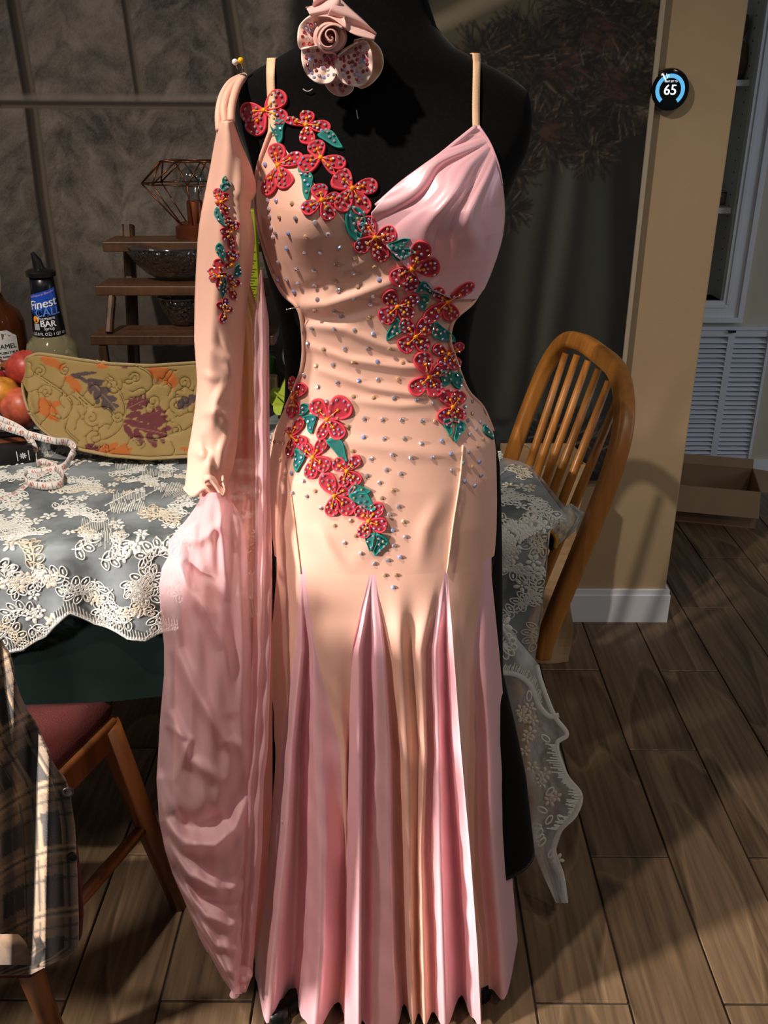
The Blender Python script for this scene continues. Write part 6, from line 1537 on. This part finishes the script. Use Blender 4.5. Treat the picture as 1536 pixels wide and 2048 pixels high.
b = MB(); b.grid([[bagpt(t, z) for t in tt_] for z in np.linspace(.002, bt, 26)], 0, True); b.f.append(tuple(range(71, -1, -1))); b.m.append(0); solidify(b.build('bag_body', KR, bag, smooth=False), .001, 0)
hx = [(P(1020, 928, 2.06), P(1066, 928, 2.06))]
b = MB(); hp = [P(x, y, 2.045) for x, y in catmull([(1019, 936), (1018, 916), (1026, 896), (1040, 890), (1056, 892), (1066, 910), (1068, 936)], 6)]; b.tube(hp, .0028, 8); b.build('handle', mat('twisted_cord', (170, 150, 120), .8, bump=(600, .5)), bag)

# chair at the left, mostly in the dark under the table, with a red seat pad
REDW = wood_mat('orange_brown_beech', (84, 46, 19), (136, 80, 35), ring=7, stretch=(1, 1, .14), fine=70, rough=.4, rnd=.05)
REDC = mat('rust_red_weave', (84, 24, 20), .9, bump=(260, .8, (1, 3, 1)))
Af, Br = Pz(222, 1432, .455), Pz(-40, 1690, .455)
lch = thing('dining_chair', (Af.x - .25, (Af.y + Br.y) / 2, 0), 'wooden dining chair with rust red seat pad under the left table edge', 'chair')
Al, Bl = Af + Vector((-.42, -.03, 0)), Br + Vector((-.34, -.03, 0))
def rail(p, q, name, w=.05, d=.022): b = MB(); b.bar([p - Vector((0, 0, w / 2)), q - Vector((0, 0, w / 2))], w, d, Vector((0, 0, 1))); bevel(b.build(name, REDW, lch, smooth=False), .003)
rail(Af, Br, 'seat_rail'); rail(Af, Al, 'seat_rail'); rail(Al, Bl, 'seat_rail'); rail(Br, Bl, 'seat_rail')
b = MB(); tp_ = [p + Vector((0, 0, .004)) for p in (Br, Af, Al, Bl)]; c_ = sum(tp_, Vector()) / 4
rows = [[c_ + (p - c_) * s * 1.0 + Vector((0, 0, h_)) for k in range(4) for f in (0, .25, .5, .75) for p in (tp_[k].lerp(tp_[(k + 1) % 4], f),)] for s, h_ in ((1.0, -.004), (1.02, .012), (.97, .026), (.8, .034), (.4, .036), (.02, .036))]
b.grid(rows, 0, True); b.build('seat_pad', REDC, lch)
def cleg(p, q, r0=.022, r1=.014, nm='leg'): b = MB(); b.tube([p, p.lerp(q, .5), q], [r0, (r0 + r1) / 2 + .001, r1], 14); b.build(nm, REDW, lch)
cleg(Af + Vector((-.006, -.01, -.01)), Vector((Af.x + .055, Af.y + .05, 0)))
cleg(Br, P(125, 2100, .95) * 1 - Vector((0, 0, P(125, 2100, .95).z)))
cleg(Al + Vector((.01, -.01, -.01)), Vector((Al.x - .05, Al.y + .05, 0))); cleg(Bl, Vector((Bl.x - .05, Bl.y - .05, 0)))
m1 = Vector((Af.x + .03, Af.y + .03, .22)); m2 = Br.lerp(P(125, 2100, .95), .5); m2.z = .22
cleg(m1, m2, .010, .010, 'stretcher')
cleg(Br + Vector((0, 0, -.01)), Br + Vector((-.02, -.07, .42)), .018, .014, 'back_post'); cleg(Bl + Vector((0, 0, -.01)), Bl + Vector((.02, -.07, .42)), .018, .014, 'back_post')
for h_ in (.40, .28): b = MB(); b.bar([Br + Vector((-.02, -.07, h_)), Bl + Vector((.02, -.07, h_))], .06, .016, Vector((0, 0, 1))); b.build('back_rail', REDW, lch)

# plaid shirt draped over that chair's back
sh_y = [1262, 1290, 1310, 1350, 1390, 1430, 1490, 1530, 1560, 1600, 1650, 1750, 1850, 1895, 1915, 1950]
sh_r = [-8, 4, 16, 28, 41, 60, 86, 110, 128, 142, 150, 155, 158, 157, 130, 60]
shirt = thing('plaid_shirt', tuple(P(60, 1600, .87)), 'brown and black plaid flannel shirt draped over the chair at lower left', 'shirt')
def shD(u, y, x): return .845 + .014 * math.sin(x / 19. + y / 300.) + .008 * math.sin(x / 9. + 1) + .02 * (1 - u)
nu, nv = 300, 200
yv_ = np.linspace(1262, 1950, nv); b = MB(); Uc = np.zeros((nv, nu)); Vc = np.zeros((nv, nu)); rows = []
for j, y in enumerate(yv_):
    r = interp(y, sh_y, smooth_r) if False else interp(y, sh_y, sh_r); row = []
    for i in range(nu):
        u = i / (nu - 1); x = -640 + (r + 640) * u; yy = y - .25 * (x - r) * (1 if y > 1895 else 0) * 0  # sheet stretched far left, out of view, to keep light off the seat
        rise = (u - 1) * -14 if y > 1880 else 0
        row.append(P(x, y + rise * float(sm(1880, 1950, np.array(y))), shD(u, y, x))); Uc[j, i] = r - x; Vc[j, i] = y + .42 * (x - r) * .9 + 10 * math.sin(x / 40.)
    rows.append(row)
b.grid(rows)
base = np.broadcast_to(L3((136, 112, 90)), (nv, nu, 3)).copy()
base = mixc(base, (176, 142, 108), ((Uc % 150 > 60) & (Uc % 150 < 108) & (Vc % 124 > 52)).astype(float) * .75)
blk = ((Uc % 150 > 28) & (Uc % 150 < 66) & (Vc % 124 < 66)).astype(float) + ((Uc % 150 > 108) & (Vc % 124 < 50)).astype(float); base = mixc(base, (30, 30, 36), np.clip(blk, 0, 1) * .93)
def stripe(A, q, per, at, w, c, k): d = np.abs(((q - at + per / 2) % per) - per / 2); return mixc(A, c, (1 - sm(w * .35, w * .65, d)) * k)
for at, w, c, k in ((18, 5, (30, 29, 34), .85), (26, 4, (184, 152, 118), .9), (70, 4, (184, 152, 118), .9), (77, 4, (30, 29, 34), .8), (84, 4, (184, 152, 118), .9), (104, 4, (30, 29, 34), .8), (128, 3, (120, 100, 84), .7)): base = stripe(base, Uc, 150, at, w, c, k)
for at, w, c, k in ((70, 6, (188, 154, 118), .9), (77, 5, (30, 29, 34), .8), (84, 6, (188, 154, 118), .85), (104, 5, (30, 29, 34), .75), (8, 5, (30, 29, 34), .8)): base = stripe(base, Vc, 124, at, w, c, k)
base = base * (1 + .25 * (vnoise(Uc * 1.3, Vc * 1.3, 71) - .5) + .15 * (vnoise(Uc / 2, Vc / 2, 72) - .5))[..., None]
o = b.build('shirt_body', mat('plaid_flannel', (120, 95, 75), .95, sheen=.4, vcol=True, bump=(700, .4)), shirt, cols=base.reshape(-1, 3) * .62); solidify(o, .003, 1)
BTN = mat('dark_button', (30, 24, 22), .3)
for x, y in ((137, 1582), (146, 1712)):
    c_ = P(x, y, shD(.9, y, x) - .005); b = MB(); rows = [[c_ + Vector((r * math.cos(t), -d, r * math.sin(t))) for t in np.linspace(0, 6.2832, 21)[:-1]] for r, d in ((.0062, 0), (.0066, .002), (.0055, .003), (.004, .002), (.0005, .002))]
    b.grid(rows, 0, True); b.build('button', BTN, shirt)
b = MB(); pts = [(sh_r[i] - 24, sh_y[i]) for i in range(8, 14)]; b.tube([P(x, y, shD(.85, y, x) - .001) for x, y in catmull(pts, 6)], .0012, 6); b.build('placket_seam', mat('plaid_seam', (70, 56, 48), .9), shirt)
b = MB(); rows = []
for t in np.linspace(0, 1, 14):
    y = 1868 + 62 * t; rows.append([P(x, y - 6 * math.sin(t * 3.1), .825 - .010 * math.sin(math.pi * t) - .006 * math.sin(x / 12.)) for x in np.linspace(-60, 62 - 26 * (1 - t) ** 2, 20)])
b.grid(rows); b.build('rolled_cuff', mat('tan_flannel', (112, 90, 70), .95, sheen=.2, noise=(60, .3)), shirt)
b = MB(); b.grid([[P(x, y, .90) for x in (-60, 40, l)] for y, l in ((1700, 150), (1780, 160), (1840, 163), (1880, 160), (1940, 84), (1956, 60))]); solidify(b.build('back_pad', REDC, lch), .01, 1)
